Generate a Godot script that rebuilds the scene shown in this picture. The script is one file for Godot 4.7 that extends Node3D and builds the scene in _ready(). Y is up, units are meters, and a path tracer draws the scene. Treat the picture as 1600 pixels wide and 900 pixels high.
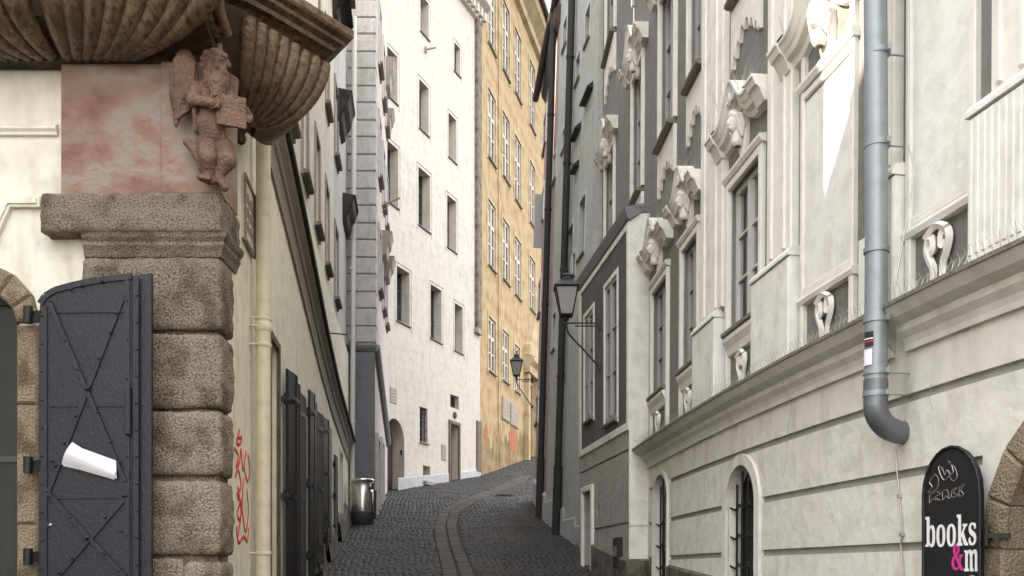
extends Node3D
# An old-town lane that climbs between tall plastered houses. Metres, y up; d is the distance up the lane (z = -d).
const EYE := 1.6
const F := 1500.0
var M := {}
var taken := {}
var rng := RandomNumberGenerator.new()

# ------------------------------------------------------------------ walls
# A wall is a plan line (x, d) with heights above eye level; at(s, h, o) gives a point s metres along it, o metres proud of it.
class Wall:
	var p: Array[Vector2] = []
	var n: Array[Vector2] = []
	var c: Array[float] = []
	var batter := 0.0
	var holes: Array = []
	func _init(pts: Array, side: float, lean := 0.0) -> void:
		batter = lean
		for q in pts: p.append(q)
		c.append(0.0)
		for i in range(1, p.size()): c.append(c[i - 1] + p[i].distance_to(p[i - 1]))
		for i in p.size():
			var a := p[maxi(i - 1, 0)]
			var b := p[mini(i + 1, p.size() - 1)]
			var t := (b - a).normalized()
			n.append(Vector2(t.y, -t.x) * side)
	func length() -> float: return c[-1]
	func at(s: float, h: float, o := 0.0) -> Vector3:
		var i := 0
		while i < c.size() - 2 and s > c[i + 1]: i += 1
		var t := (s - c[i]) / (c[i + 1] - c[i])
		var q := p[i].lerp(p[i + 1], t)
		var m := n[i].lerp(n[i + 1], clampf(t, 0, 1)).normalized()
		q += m * (o - batter * h)
		return Vector3(q.x, h + EYE, -q.y)
	func normal(s: float) -> Vector3:
		var i := 0
		while i < c.size() - 2 and s > c[i + 1]: i += 1
		var m := n[i].lerp(n[i + 1], clampf((s - c[i]) / (c[i + 1] - c[i]), 0, 1)).normalized()
		return Vector3(m.x, 0, -m.y)
	func s_of(px: float, h := 0.0, o := 0.0) -> float:
		var k := (px - 800.0) / F
		var best := 0.0
		var err := 1e9
		var s := -1.0
		while s < length() + 1.0:
			var q := at(s, h, o)
			var e := absf(q.x / -q.z - k)
			if e < err:
				err = e
				best = s
			s += 0.02
		return best
	func d_of(s: float) -> float: return -at(s, 0).z
	func s_at_d(d: float) -> float:
		for i in p.size() - 1:
			if d <= p[i + 1].y or i == p.size() - 2:
				return c[i] + (d - p[i].y) / (p[i + 1].y - p[i].y) * (c[i + 1] - c[i])
		return 0.0
	func h_of(s: float, py: float) -> float: return (890.0 - py) / F * d_of(s)
	func samples(s0: float, s1: float, step := 0.5) -> Array:
		var out := [s0]
		if p.size() > 2:
			var k := int(ceil((s1 - s0) / step))
			for i in range(1, k): out.append(s0 + (s1 - s0) * i / k)
		out.append(s1)
		return out

# ------------------------------------------------------------------ shape helpers
func S() -> SurfaceTool:
	var st := SurfaceTool.new()
	st.begin(Mesh.PRIMITIVE_TRIANGLES)
	st.set_smooth_group(-1)
	return st

func tri(st: SurfaceTool, a: Vector3, b: Vector3, c: Vector3) -> void:
	st.add_vertex(a)
	st.add_vertex(b)
	st.add_vertex(c)

func quad(st: SurfaceTool, a: Vector3, b: Vector3, c: Vector3, d: Vector3) -> void:
	tri(st, a, b, c)
	tri(st, a, c, d)

func hexa(st: SurfaceTool, v: Array) -> void: # 8 corners: bottom ring 0-3, top ring 4-7
	quad(st, v[0], v[3], v[2], v[1])
	quad(st, v[4], v[5], v[6], v[7])
	for i in 4:
		var j := (i + 1) % 4
		quad(st, v[i], v[j], v[j + 4], v[i + 4])

func wbox(st: SurfaceTool, w: Wall, s0: float, s1: float, h0: float, h1: float, o0: float, o1: float) -> void:
	var ss := w.samples(s0, s1)
	for k in ss.size() - 1:
		var a: float = ss[k]
		var b: float = ss[k + 1]
		hexa(st, [w.at(a, h0, o0), w.at(b, h0, o0), w.at(b, h0, o1), w.at(a, h0, o1), w.at(a, h1, o0), w.at(b, h1, o0), w.at(b, h1, o1), w.at(a, h1, o1)])

func wbevel(st: SurfaceTool, w: Wall, s0: float, s1: float, h0: float, h1: float, o0: float, o1: float, b := 0.012) -> void: # front edges chamfered
	var f := [[s0, h0], [s1, h0], [s1, h1], [s0, h1]]
	var g := [[s0 + b, h0 + b], [s1 - b, h0 + b], [s1 - b, h1 - b], [s0 + b, h1 - b]]
	for i in 4:
		var j := (i + 1) % 4
		quad(st, w.at(f[i][0], f[i][1], o0), w.at(f[j][0], f[j][1], o0), w.at(f[j][0], f[j][1], o1 - b), w.at(f[i][0], f[i][1], o1 - b))
		quad(st, w.at(f[i][0], f[i][1], o1 - b), w.at(f[j][0], f[j][1], o1 - b), w.at(g[j][0], g[j][1], o1), w.at(g[i][0], g[i][1], o1))
	quad(st, w.at(g[0][0], g[0][1], o1), w.at(g[1][0], g[1][1], o1), w.at(g[2][0], g[2][1], o1), w.at(g[3][0], g[3][1], o1))

func prism(st: SurfaceTool, w: Wall, pts: PackedVector2Array, o0: float, o1: float, b := 0.0) -> void: # outline in (s, h), drawn out from o0 to o1
	var ix := Geometry2D.triangulate_polygon(pts)
	var inner := pts
	if b > 0.0:
		var off := Geometry2D.offset_polygon(pts, -b)
		if off.size() == 1 and off[0].size() > 2:
			inner = off[0]
		else:
			b = 0.0
	if b > 0.0:
		ix = Geometry2D.triangulate_polygon(inner)
	for i in range(0, ix.size(), 3):
		tri(st, w.at(inner[ix[i]].x, inner[ix[i]].y, o1), w.at(inner[ix[i + 1]].x, inner[ix[i + 1]].y, o1), w.at(inner[ix[i + 2]].x, inner[ix[i + 2]].y, o1))
	var same := b <= 0.0
	for i in pts.size():
		var p := pts[i]
		var q := pts[(i + 1) % pts.size()]
		quad(st, w.at(p.x, p.y, o0), w.at(q.x, q.y, o0), w.at(q.x, q.y, o1 - b), w.at(p.x, p.y, o1 - b))
	if not same:
		for i in inner.size():
			var p := inner[i]
			var q := inner[(i + 1) % inner.size()]
			var e0 := _nearest(pts, p)
			var e1 := _nearest(pts, q)
			quad(st, w.at(e0.x, e0.y, o1 - b), w.at(e1.x, e1.y, o1 - b), w.at(q.x, q.y, o1), w.at(p.x, p.y, o1))

func _nearest(pts: PackedVector2Array, p: Vector2) -> Vector2:
	var best := pts[0]
	for q in pts:
		if q.distance_squared_to(p) < best.distance_squared_to(p): best = q
	return best

func sweep(st: SurfaceTool, w: Wall, s0: float, s1: float, prof: Array, rise := 0.0, step := 0.4) -> void: # a moulding of (out, height) points along the wall
	var k := maxi(1, int(ceil((s1 - s0) / step))) if w.p.size() > 2 else 1
	var rings := []
	for i in k + 1:
		var t := float(i) / k
		var r := []
		for q in prof: r.append(w.at(lerpf(s0, s1, t), q.y + rise * t, q.x))
		rings.append(r)
	for i in k:
		for j in prof.size() - 1:
			quad(st, rings[i][j], rings[i + 1][j], rings[i + 1][j + 1], rings[i][j + 1])
	for r in [rings[0], rings[k]]:
		for j in range(1, prof.size() - 1): tri(st, r[0], r[j], r[j + 1])

func tube(st: SurfaceTool, path: Array, rad, sides := 8, flat := 1.0, flat_dir := Vector3.ZERO) -> void:
	var rings := []
	var up := Vector3(0.31, 0.87, 0.37).normalized()
	for i in path.size():
		var t: Vector3 = (path[mini(i + 1, path.size() - 1)] - path[maxi(i - 1, 0)]).normalized()
		var u := up - t * up.dot(t)
		if flat_dir != Vector3.ZERO: u = flat_dir - t * flat_dir.dot(t)
		u = u.normalized()
		up = u
		var v := t.cross(u)
		var r: float = rad[i] if rad is Array else rad
		var ring := []
		for k in sides:
			var a := TAU * k / sides
			ring.append(path[i] + u * cos(a) * r * flat + v * sin(a) * r)
		rings.append(ring)
	st.set_smooth_group(1 if sides > 5 else -1)
	for i in path.size() - 1:
		for k in sides:
			var j := (k + 1) % sides
			quad(st, rings[i][k], rings[i][j], rings[i + 1][j], rings[i + 1][k])
	st.set_smooth_group(-1)
	for k in range(1, sides - 1):
		tri(st, rings[0][0], rings[0][k + 1], rings[0][k])
		tri(st, rings[-1][0], rings[-1][k], rings[-1][k + 1])

func lathe(st: SurfaceTool, at: Vector3, prof: Array, sides := 20, smooth := true) -> void: # prof: Vector2(radius, height)
	st.set_smooth_group(1 if smooth else -1)
	for i in prof.size() - 1:
		for k in sides:
			var a := TAU * k / sides
			var b := TAU * (k + 1) / sides
			var A := Vector3(cos(a), 0, sin(a))
			var B := Vector3(cos(b), 0, sin(b))
			var y0 := Vector3(0, prof[i].y, 0)
			var y1 := Vector3(0, prof[i + 1].y, 0)
			quad(st, at + A * prof[i].x + y0, at + B * prof[i].x + y0, at + B * prof[i + 1].x + y1, at + A * prof[i + 1].x + y1)
	st.set_smooth_group(-1)

func obox(st: SurfaceTool, c: Vector3, half: Vector3, b := Basis.IDENTITY) -> void:
	var v := []
	for y in [-1, 1]:
		for q in [[-1, -1], [1, -1], [1, 1], [-1, 1]]:
			v.append(c + b * (half * Vector3(q[0], y, q[1])))
	hexa(st, v)

func bar(st: SurfaceTool, a: Vector3, b: Vector3, wid: float, dep: float, face: Vector3) -> void: # a flat bar from a to b, its broad side towards face
	var t := (b - a).normalized()
	var f := (face - t * face.dot(t)).normalized()
	obox(st, (a + b) / 2, Vector3(wid / 2, a.distance_to(b) / 2, dep / 2), Basis(t.cross(f), t, f))

func smooth_curve(pts: Array, k := 6) -> Array: # Catmull-Rom through the points
	var out := []
	for i in pts.size() - 1:
		var p0 = pts[maxi(i - 1, 0)]
		var p3 = pts[mini(i + 2, pts.size() - 1)]
		for j in k:
			out.append(pts[i].cubic_interpolate(pts[i + 1], p0, p3, float(j) / k))
	out.append(pts[-1])
	return out

func rock(size: Vector3, cell: float, bulge: float, rough: float, round_r: float, nz: FastNoiseLite, seed_off: Vector3) -> SurfaceTool: # a rough pillowed block centred at 0
	var st := S()
	st.set_smooth_group(1)
	var half := size / 2
	var put := func(p: Vector3) -> Vector3:
		var q := p.clamp(-half + Vector3.ONE * round_r, half - Vector3.ONE * round_r)
		var dl := p - q
		if dl.length() > 0.0001: p = q + dl.normalized() * round_r
		var e := Vector3(p.x / half.x, p.y / half.y, p.z / half.z)
		var m := maxf(absf(e.x), maxf(absf(e.y), absf(e.z)))
		var dirn := Vector3.ZERO
		if absf(e.x) > m - 0.12: dirn.x = signf(e.x)
		if absf(e.z) > m - 0.12: dirn.z = signf(e.z)
		var fall := (1.0 - pow(absf(e.y), 4.0)) * (1.0 - 0.5 * pow(minf(absf(e.x), absf(e.z)), 6.0))
		return p + dirn * (bulge * fall) + p.normalized() * rough * nz.get_noise_3dv((p + seed_off) * 10.0)
	for ax in 3:
		var u := (ax + 1) % 3
		var v := (ax + 2) % 3
		var nu := maxi(2, int(size[u] / cell))
		var nv := maxi(2, int(size[v] / cell))
		for sg in [-1.0, 1.0]:
			var grid := []
			for i in nu + 1:
				var row := []
				for j in nv + 1:
					var p := Vector3.ZERO
					p[ax] = sg * half[ax]
					p[u] = lerpf(-half[u], half[u], float(i) / nu)
					p[v] = lerpf(-half[v], half[v], float(j) / nv)
					row.append(put.call(p))
				grid.append(row)
			for i in nu:
				for j in nv:
					if sg > 0: quad(st, grid[i][j], grid[i][j + 1], grid[i + 1][j + 1], grid[i + 1][j])
					else: quad(st, grid[i][j], grid[i + 1][j], grid[i + 1][j + 1], grid[i][j + 1])
	return st

# ------------------------------------------------------------------ carved figures: a smooth field of ellipsoids and tapered limbs, meshed as surface nets
class Clay:
	var cell := 0.01
	var k := 0.01
	var lo: Vector3
	var nx: int
	var ny: int
	var nz: int
	var f := PackedFloat32Array()
	func _init(a: Vector3, b: Vector3, c: float, soft: float) -> void:
		cell = c
		k = soft
		lo = a
		nx = int((b.x - a.x) / c) + 2
		ny = int((b.y - a.y) / c) + 2
		nz = int((b.z - a.z) / c) + 2
		f.resize(nx * ny * nz)
		f.fill(1e-9)
	func _range(p0: Vector3, p1: Vector3) -> Array:
		var a := ((p0 - lo) / cell).floor().clamp(Vector3.ZERO, Vector3(nx - 1, ny - 1, nz - 1))
		var b := ((p1 - lo) / cell).ceil().clamp(Vector3.ZERO, Vector3(nx - 1, ny - 1, nz - 1))
		return [Vector3i(a), Vector3i(b)]
	func ball(c: Vector3, r: Vector3, turn := Basis.IDENTITY, sign_ := 1.0) -> void:
		var m := maxf(r.x, maxf(r.y, r.z)) + 4.0 * k
		var rg := _range(c - Vector3.ONE * m, c + Vector3.ONE * m)
		var inv := turn.inverse()
		var mn := minf(r.x, minf(r.y, r.z))
		for x in range(rg[0].x, rg[1].x + 1):
			for y in range(rg[0].y, rg[1].y + 1):
				for z in range(rg[0].z, rg[1].z + 1):
					var q := inv * (lo + Vector3(x, y, z) * cell - c)
					var e := (q / r).length()
					var dd := (e - 1.0) * (mn if e < 1.0 else q.length() / maxf(e, 0.001))
					var at := (x * ny + y) * nz + z
					if sign_ > 0: f[at] += exp(clampf(-dd / k, -30, 30))
					else: f[at] *= 1.0 - exp(-maxf(dd, 0.0) / k) * 0.98
	func limb(a: Vector3, b: Vector3, ra: float, rb: float) -> void:
		var m := Vector3.ONE * (maxf(ra, rb) + 4.0 * k)
		var rg := _range(a.min(b) - m, a.max(b) + m)
		var ab := b - a
		var l2 := ab.length_squared()
		for x in range(rg[0].x, rg[1].x + 1):
			for y in range(rg[0].y, rg[1].y + 1):
				for z in range(rg[0].z, rg[1].z + 1):
					var q := lo + Vector3(x, y, z) * cell
					var t := clampf((q - a).dot(ab) / l2, 0, 1)
					f[(x * ny + y) * nz + z] += exp(clampf(-(q.distance_to(a + ab * t) - lerpf(ra, rb, t)) / k, -30, 30))
	func chain(pts: Array, r: Array) -> void:
		for i in pts.size() - 1: limb(pts[i], pts[i + 1], r[i], r[i + 1])
	func mesh(st: SurfaceTool, t := Transform3D.IDENTITY) -> void:
		for i in f.size(): f[i] = -k * log(maxf(f[i], 1e-12))
		var vert := {}
		for x in nx - 1:
			for y in ny - 1:
				for z in nz - 1:
					var i0 := (x * ny + y) * nz + z
					var neg := 0
					var v := [f[i0], f[i0 + nz * ny], f[i0 + nz], f[i0 + nz * ny + nz], f[i0 + 1], f[i0 + nz * ny + 1], f[i0 + nz + 1], f[i0 + nz * ny + nz + 1]]
					for w in v:
						if w < 0: neg += 1
					if neg == 0 or neg == 8: continue
					var sum := Vector3.ZERO
					var cnt := 0
					for e in [[0, 1], [2, 3], [4, 5], [6, 7], [0, 2], [1, 3], [4, 6], [5, 7], [0, 4], [1, 5], [2, 6], [3, 7]]:
						var a: float = v[e[0]]
						var b: float = v[e[1]]
						if (a < 0) != (b < 0):
							var u := a / (a - b)
							var p0 := Vector3(e[0] & 1, (e[0] >> 1) & 1, e[0] >> 2)
							var p1 := Vector3(e[1] & 1, (e[1] >> 1) & 1, e[1] >> 2)
							sum += p0.lerp(p1, u)
							cnt += 1
					vert[i0] = t * (lo + (Vector3(x, y, z) + sum / cnt) * cell)
		st.set_smooth_group(1)
		var sx := ny * nz
		for i0 in vert:
			var a0: float = f[i0]
			for ax in 3:
				var st_ax: int = [sx, nz, 1][ax]
				var p: int = [nz, 1, sx][ax]
				var q: int = [1, sx, nz][ax]
				if i0 + st_ax >= f.size(): continue
				if (a0 < 0) == (f[i0 + st_ax] < 0): continue
				if not (vert.has(i0 - p) and vert.has(i0 - q) and vert.has(i0 - p - q)): continue
				var A: Vector3 = vert[i0]
				var B: Vector3 = vert[i0 - p]
				var C: Vector3 = vert[i0 - p - q]
				var D: Vector3 = vert[i0 - q]
				if a0 < 0:
					for v3 in [A, B, C, A, C, D]: st.add_vertex(v3)
				else:
					for v3 in [A, C, B, A, D, C]: st.add_vertex(v3)
		st.set_smooth_group(-1)

# ------------------------------------------------------------------ naming and committing
func numbered(called: String) -> String:
	var k: int = taken.get(called, 0)
	taken[called] = k + 1
	return called if k == 0 else "%s_%03d" % [called, k]

func thing(called: String, label: String, category: String, at := Vector3.ZERO, group := "") -> Node3D:
	var o := Node3D.new()
	o.name = numbered(called)
	add_child(o)
	o.position = at
	o.set_meta("label", label)
	o.set_meta("category", category)
	if group: o.set_meta("group", group)
	return o

func origin_of(n: Node) -> Vector3:
	var v := Vector3.ZERO
	while n != self and n is Node3D:
		v += n.position
		n = n.get_parent()
	return v

func put_mesh(called: String, mesh: Mesh, m: Material, parent: Node, world := true) -> MeshInstance3D:
	var o := MeshInstance3D.new()
	if parent == self: o.name = numbered(called)
	else: # plain name, three-digit number for repeats
		var k := 0
		var nm := called
		var key := str(parent.get_instance_id()) + called
		k = taken.get(key, 0)
		taken[key] = k + 1
		if k: nm = "%s_%03d" % [called, k]
		o.name = nm
	o.mesh = mesh
	o.material_override = null
	if mesh.get_surface_count() and m: mesh.surface_set_material(0, m)
	parent.add_child(o, true)
	if world: o.position = -origin_of(parent)
	return o

func part(called: String, st: SurfaceTool, m: Material, parent: Node = self, world := true) -> MeshInstance3D:
	st.generate_normals()
	return put_mesh(called, st.commit(), m, parent, world)

func struct(called: String, st: SurfaceTool, m: Material) -> MeshInstance3D:
	var o := part(called, st, m)
	o.set_meta("kind", "structure")
	return o

func stuff(o: Node) -> Node:
	o.set_meta("kind", "stuff")
	return o

func label(o: Node, text: String) -> Node:
	o.set_meta("label", text)
	return o

# ------------------------------------------------------------------ materials
func noise(freq: float, oct: int, sd: int, kind := FastNoiseLite.TYPE_SIMPLEX_SMOOTH, warp := 0.0) -> FastNoiseLite:
	var f := FastNoiseLite.new()
	f.noise_type = kind
	f.frequency = freq
	f.fractal_octaves = oct
	f.seed = sd
	if warp > 0.0:
		f.domain_warp_enabled = true
		f.domain_warp_amplitude = warp
		f.domain_warp_frequency = freq * 0.7
	return f

func ntex(n: FastNoiseLite, stops: Array, size := 512) -> NoiseTexture2D: # stops: [offset, Color]
	var t := NoiseTexture2D.new()
	t.width = size
	t.height = size
	t.seamless = true
	t.seamless_blend_skirt = 0.25
	t.noise = n
	var g := Gradient.new()
	var off := PackedFloat32Array()
	var col := PackedColorArray()
	for s in stops:
		off.append(s[0])
		col.append(s[1])
	g.offsets = off
	g.colors = col
	t.color_ramp = g
	return t

func grey(v: float) -> Color: return Color(v, v, v)

func mat(lin: Color, rough := 0.85, metal := 0.0) -> StandardMaterial3D:
	var m := StandardMaterial3D.new()
	m.albedo_color = lin.linear_to_srgb()
	m.roughness = rough
	m.metallic = metal
	m.cull_mode = BaseMaterial3D.CULL_DISABLED
	return m

var T := {}
func textures() -> void:
	T.mottle = ntex(noise(0.012, 5, 3), [[0.0, grey(0.90)], [0.4, grey(0.97)], [0.6, grey(1.0)], [1.0, grey(0.965)]])
	T.streak = ntex(noise(0.02, 4, 8, FastNoiseLite.TYPE_SIMPLEX_SMOOTH, 12.0), [[0.0, Color(0.89, 0.88, 0.86)], [0.3, Color(0.965, 0.96, 0.95)], [0.48, grey(1.0)], [1.0, grey(1.0)]])
	T.dirty = ntex(noise(0.009, 6, 21, FastNoiseLite.TYPE_SIMPLEX_SMOOTH, 20.0), [[0.0, Color(0.55, 0.52, 0.49)], [0.32, Color(0.78, 0.76, 0.74)], [0.5, grey(0.96)], [1.0, grey(1.0)]])
	T.plaster_h = ntex(noise(0.03, 5, 5), [[0.0, grey(0.0)], [1.0, grey(1.0)]])
	T.grain = ntex(noise(0.06, 5, 15), [[0.0, Color(0.5, 0.47, 0.43)], [0.42, Color(0.84, 0.82, 0.79)], [0.6, Color(0.96, 0.95, 0.93)], [1.0, Color(1, 0.97, 0.92)]])
	T.pits = ntex(noise(0.016, 7, 17, FastNoiseLite.TYPE_SIMPLEX_SMOOTH, 14.0), [[0.0, Color(0.36, 0.33, 0.30)], [0.24, Color(0.64, 0.61, 0.57)], [0.40, Color(0.80, 0.78, 0.75)], [0.58, Color(0.92, 0.90, 0.87)], [1.0, Color(1, 0.97, 0.92)]], 1024)
	T.granite_h = ntex(noise(0.035, 6, 33), [[0.0, grey(0.0)], [0.4, grey(0.45)], [1.0, grey(1.0)]])
	T.marble = ntex(noise(0.0024, 7, 44, FastNoiseLite.TYPE_SIMPLEX_SMOOTH, 25.0), [[0.0, Color(0.54, 0.40, 0.35)], [0.25, Color(0.63, 0.51, 0.46)], [0.42, Color(0.68, 0.58, 0.53)], [0.50, Color(0.68, 0.63, 0.60)], [0.58, Color(0.68, 0.645, 0.62)], [0.68, Color(0.70, 0.60, 0.55)], [0.82, Color(0.64, 0.51, 0.455)], [1.0, Color(0.66, 0.61, 0.58)]], 1024)
	T.sand = ntex(noise(0.01, 6, 61, FastNoiseLite.TYPE_SIMPLEX_SMOOTH, 18.0), [[0.0, Color(0.30, 0.22, 0.18)], [0.35, Color(0.52, 0.42, 0.35)], [0.55, Color(0.82, 0.74, 0.64)], [0.75, Color(0.62, 0.51, 0.43)], [1.0, Color(0.95, 0.91, 0.84)]], 1024)
	T.ochre = ntex(noise(0.008, 5, 71, FastNoiseLite.TYPE_SIMPLEX_SMOOTH, 25.0), [[0.0, Color(0.80, 0.72, 0.60)], [0.4, Color(0.94, 0.91, 0.84)], [0.6, grey(1.0)], [1.0, Color(0.97, 0.95, 0.90)]])
	T.wood = ntex(noise(0.02, 4, 81), [[0.0, Color(0.5, 0.42, 0.35)], [0.5, Color(0.9, 0.85, 0.8)], [1.0, grey(1.0)]])

func plaster(lin: Color, streaks := 0.0, bump := 0.4, tex := "mottle", sc := 0.45, rough := 0.9) -> StandardMaterial3D:
	var m := mat(lin, rough)
	m.albedo_texture = T[tex]
	m.uv1_triplanar = true
	m.uv1_world_triplanar = true
	m.uv1_scale = Vector3.ONE * sc
	m.heightmap_enabled = bump > 0.0
	if bump > 0.0:
		m.heightmap_texture = T.plaster_h
		m.heightmap_scale = bump
	if streaks > 0.0:
		m.detail_enabled = true
		m.detail_albedo = T.streak if streaks < 1.0 else T.dirty
		m.detail_blend_mode = BaseMaterial3D.BLEND_MODE_MUL
		m.detail_uv_layer = BaseMaterial3D.DETAIL_UV_2
		m.uv2_triplanar = true
		m.uv2_world_triplanar = true
		m.uv2_scale = Vector3(0.32, 0.07, 0.32)
	return m

func stone(lin: Color, tex := "grain", sc := 1.2, bump := 1.6, rough := 0.92, dirt := true, world := true) -> StandardMaterial3D:
	var m := mat(lin, rough)
	m.albedo_texture = T[tex]
	m.uv1_triplanar = true
	m.uv1_world_triplanar = world
	m.uv1_scale = Vector3.ONE * sc
	if bump > 0.0:
		m.heightmap_enabled = true
		m.heightmap_texture = T.granite_h
		m.heightmap_scale = bump
	if dirt:
		m.detail_enabled = true
		m.detail_albedo = T.dirty
		m.detail_blend_mode = BaseMaterial3D.BLEND_MODE_MUL
		m.detail_uv_layer = BaseMaterial3D.DETAIL_UV_2
		m.uv2_triplanar = true
		m.uv2_world_triplanar = world
		m.uv2_scale = Vector3.ONE * 0.5
	return m

func materials() -> void:
	textures()
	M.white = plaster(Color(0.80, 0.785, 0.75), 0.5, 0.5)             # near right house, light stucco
	M.white_low = plaster(Color(0.77, 0.75, 0.705), 0.5, 0.7)
	M.stucco = plaster(Color(0.79, 0.765, 0.71), 0.0, 0.25)
	M.joint = plaster(Color(0.34, 0.33, 0.31), 0.5, 0.6)
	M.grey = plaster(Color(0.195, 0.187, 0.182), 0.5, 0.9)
	M.slate = plaster(Color(0.105, 0.102, 0.101), 0.5, 0.9)
	M.grey_low = plaster(Color(0.36, 0.35, 0.33), 0.5, 0.7)
	M.plinth = stone(Color(0.20, 0.19, 0.17), "grain", 1.5, 1.2)
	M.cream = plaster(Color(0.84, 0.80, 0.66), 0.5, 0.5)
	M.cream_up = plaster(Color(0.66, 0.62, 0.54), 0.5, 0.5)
	M.front = plaster(Color(0.80, 0.77, 0.68), 0.5, 0.4)
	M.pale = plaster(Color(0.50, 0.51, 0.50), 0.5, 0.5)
	M.quoin = plaster(Color(0.48, 0.46, 0.45), 0.5, 0.5)
	M.pinkish = plaster(Color(0.50, 0.45, 0.435), 0.5, 0.5)
	M.bluegrey = plaster(Color(0.17, 0.175, 0.20), 0.5, 0.5)
	M.chalk = plaster(Color(0.53, 0.495, 0.445), 0.5, 0.5)             # white house up the lane
	M.skirting = plaster(Color(0.42, 0.42, 0.43), 0.5, 0.5)
	M.ochre = plaster(Color(0.375, 0.285, 0.165), 0.5, 0.5, "ochre", 0.3)
	M.ochre_pale = plaster(Color(0.43, 0.36, 0.25), 0.5, 0.4, "ochre", 0.3)
	M.ochre_low = plaster(Color(0.29, 0.205, 0.11), 1.0, 0.8, "ochre", 0.3)
	M.orange = plaster(Color(0.33, 0.125, 0.055), 0.5, 0.5)
	M.raw = stone(Color(0.24, 0.21, 0.185), "grain", 0.6, 1.5)
	M.green = plaster(Color(0.42, 0.43, 0.41), 0.5, 0.6)
	M.pink = plaster(Color(0.42, 0.30, 0.28), 0.5, 0.6)
	M.granite = stone(Color(0.39, 0.35, 0.295), "pits", 2.3, 1.9)
	M.granite_cap = stone(Color(0.33, 0.30, 0.255), "pits", 2.6, 1.5)
	M.door_stone = stone(Color(0.38, 0.32, 0.235), "grain", 2.0, 1.4)
	M.marble = stone(Color(0.64, 0.62, 0.595), "marble", 0.5, 1.2, 0.75, false)
	M.marble.uv1_scale = Vector3(0.55, 0.62, 0.55)
	M.figure = stone(Color(0.175, 0.095, 0.068), "mottle", 1.6, 1.4, 0.6, true)
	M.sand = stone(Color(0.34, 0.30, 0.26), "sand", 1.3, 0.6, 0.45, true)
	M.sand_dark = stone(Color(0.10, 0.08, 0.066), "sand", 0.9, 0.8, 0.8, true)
	M.sill = stone(Color(0.25, 0.24, 0.225), "grain", 1.5, 0.4, 0.9, false)
	M.concrete = stone(Color(0.36, 0.33, 0.31), "grain", 1.0, 0.5, 0.9, false)
	M.hood = stone(Color(0.06, 0.052, 0.045), "grain", 2.0, 0.6)
	M.lead = mat(Color(0.20, 0.205, 0.21), 0.55, 0.3)
	M.iron = mat(Color(0.0145, 0.0175, 0.026), 0.5, 0.15)
	M.iron.albedo_texture = T.mottle
	M.iron.uv1_triplanar = true
	M.iron.uv1_scale = Vector3.ONE * 1.5
	M.iron.heightmap_enabled = true
	M.iron.heightmap_texture = T.plaster_h
	M.iron.heightmap_scale = 0.25
	M.black = mat(Color(0.012, 0.012, 0.013), 0.5, 0.2)
	M.tar = mat(Color(0.018, 0.017, 0.017), 0.75)
	M.zinc = mat(Color(0.29, 0.32, 0.34), 0.45, 0.35)
	M.zinc.albedo_texture = T.mottle
	M.zinc.uv1_triplanar = true
	M.zinc_dark = mat(Color(0.17, 0.185, 0.20), 0.45, 0.5)
	M.cream_pipe = mat(Color(0.70, 0.655, 0.50), 0.5)
	M.cream_pipe.albedo_texture = T.mottle
	M.cream_pipe.uv1_triplanar = true
	M.pipe_white = mat(Color(0.55, 0.54, 0.50), 0.5)
	M.steel = mat(Color(0.62, 0.60, 0.57), 0.28, 0.95)
	M.wire = mat(Color(0.48, 0.46, 0.43), 0.4, 0.7)
	M.frame = mat(Color(0.55, 0.54, 0.52), 0.6)
	M.frame_grey = mat(Color(0.34, 0.335, 0.33), 0.6)
	M.frame_dark = mat(Color(0.06, 0.06, 0.065), 0.6)
	M.frame_ochre = mat(Color(0.46, 0.43, 0.36), 0.6)
	M.wood = mat(Color(0.055, 0.042, 0.033), 0.7)
	M.wood.albedo_texture = T.wood
	M.wood.uv1_triplanar = true
	M.wood.uv1_scale = Vector3(5, 0.4, 5)
	M.wood_grey = M.wood.duplicate()
	M.wood_grey.albedo_color = Color(0.16, 0.13, 0.105).linear_to_srgb()
	M.gate = M.wood.duplicate()
	M.gate.albedo_color = Color(0.11, 0.09, 0.095).linear_to_srgb()
	M.curtain = mat(Color(0.55, 0.54, 0.52), 0.9)
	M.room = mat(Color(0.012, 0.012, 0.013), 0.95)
	M.paper = mat(Color(0.78, 0.77, 0.82), 0.7)
	M.red_paint = mat(Color(0.72, 0.05, 0.035), 0.6)
	M.red = mat(Color(0.55, 0.02, 0.03), 0.5)
	M.print_white = mat(Color(0.78, 0.78, 0.78), 0.6)
	M.magenta = mat(Color(0.62, 0.03, 0.26), 0.6)
	M.board = mat(Color(0.010, 0.010, 0.014), 0.42)
	M.tile = stone(Color(0.17, 0.085, 0.06), "grain", 1.5, 0.8)
	M.glass = mat(Color(0.06, 0.07, 0.075), 0.04)
	M.glass.albedo_color.a = 0.28
	M.glass.transparency = BaseMaterial3D.TRANSPARENCY_ALPHA
	M.milk = mat(Color(0.34, 0.34, 0.33), 0.3)
	M.milk.backlight_enabled = true
	M.milk.backlight = Color(0.5, 0.5, 0.48)
	M.cobble = []
	for v in [[0.009, 0.008, 0.0077], [0.0128, 0.0113, 0.0105], [0.016, 0.014, 0.0127], [0.020, 0.0175, 0.0155], [0.026, 0.0225, 0.0195], [0.036, 0.0305, 0.026]]:
		var cm := stone(Color(v[0], v[1], v[2]), "grain", 4.0, 0.5, 0.62, false)
		M.cobble.append(cm)
	M.kerb = stone(Color(0.038, 0.033, 0.029), "grain", 3.0, 0.5, 0.7, false)
	M.mortar = stone(Color(0.016, 0.015, 0.014), "grain", 3.0, 0.6, 0.9, false)

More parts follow.
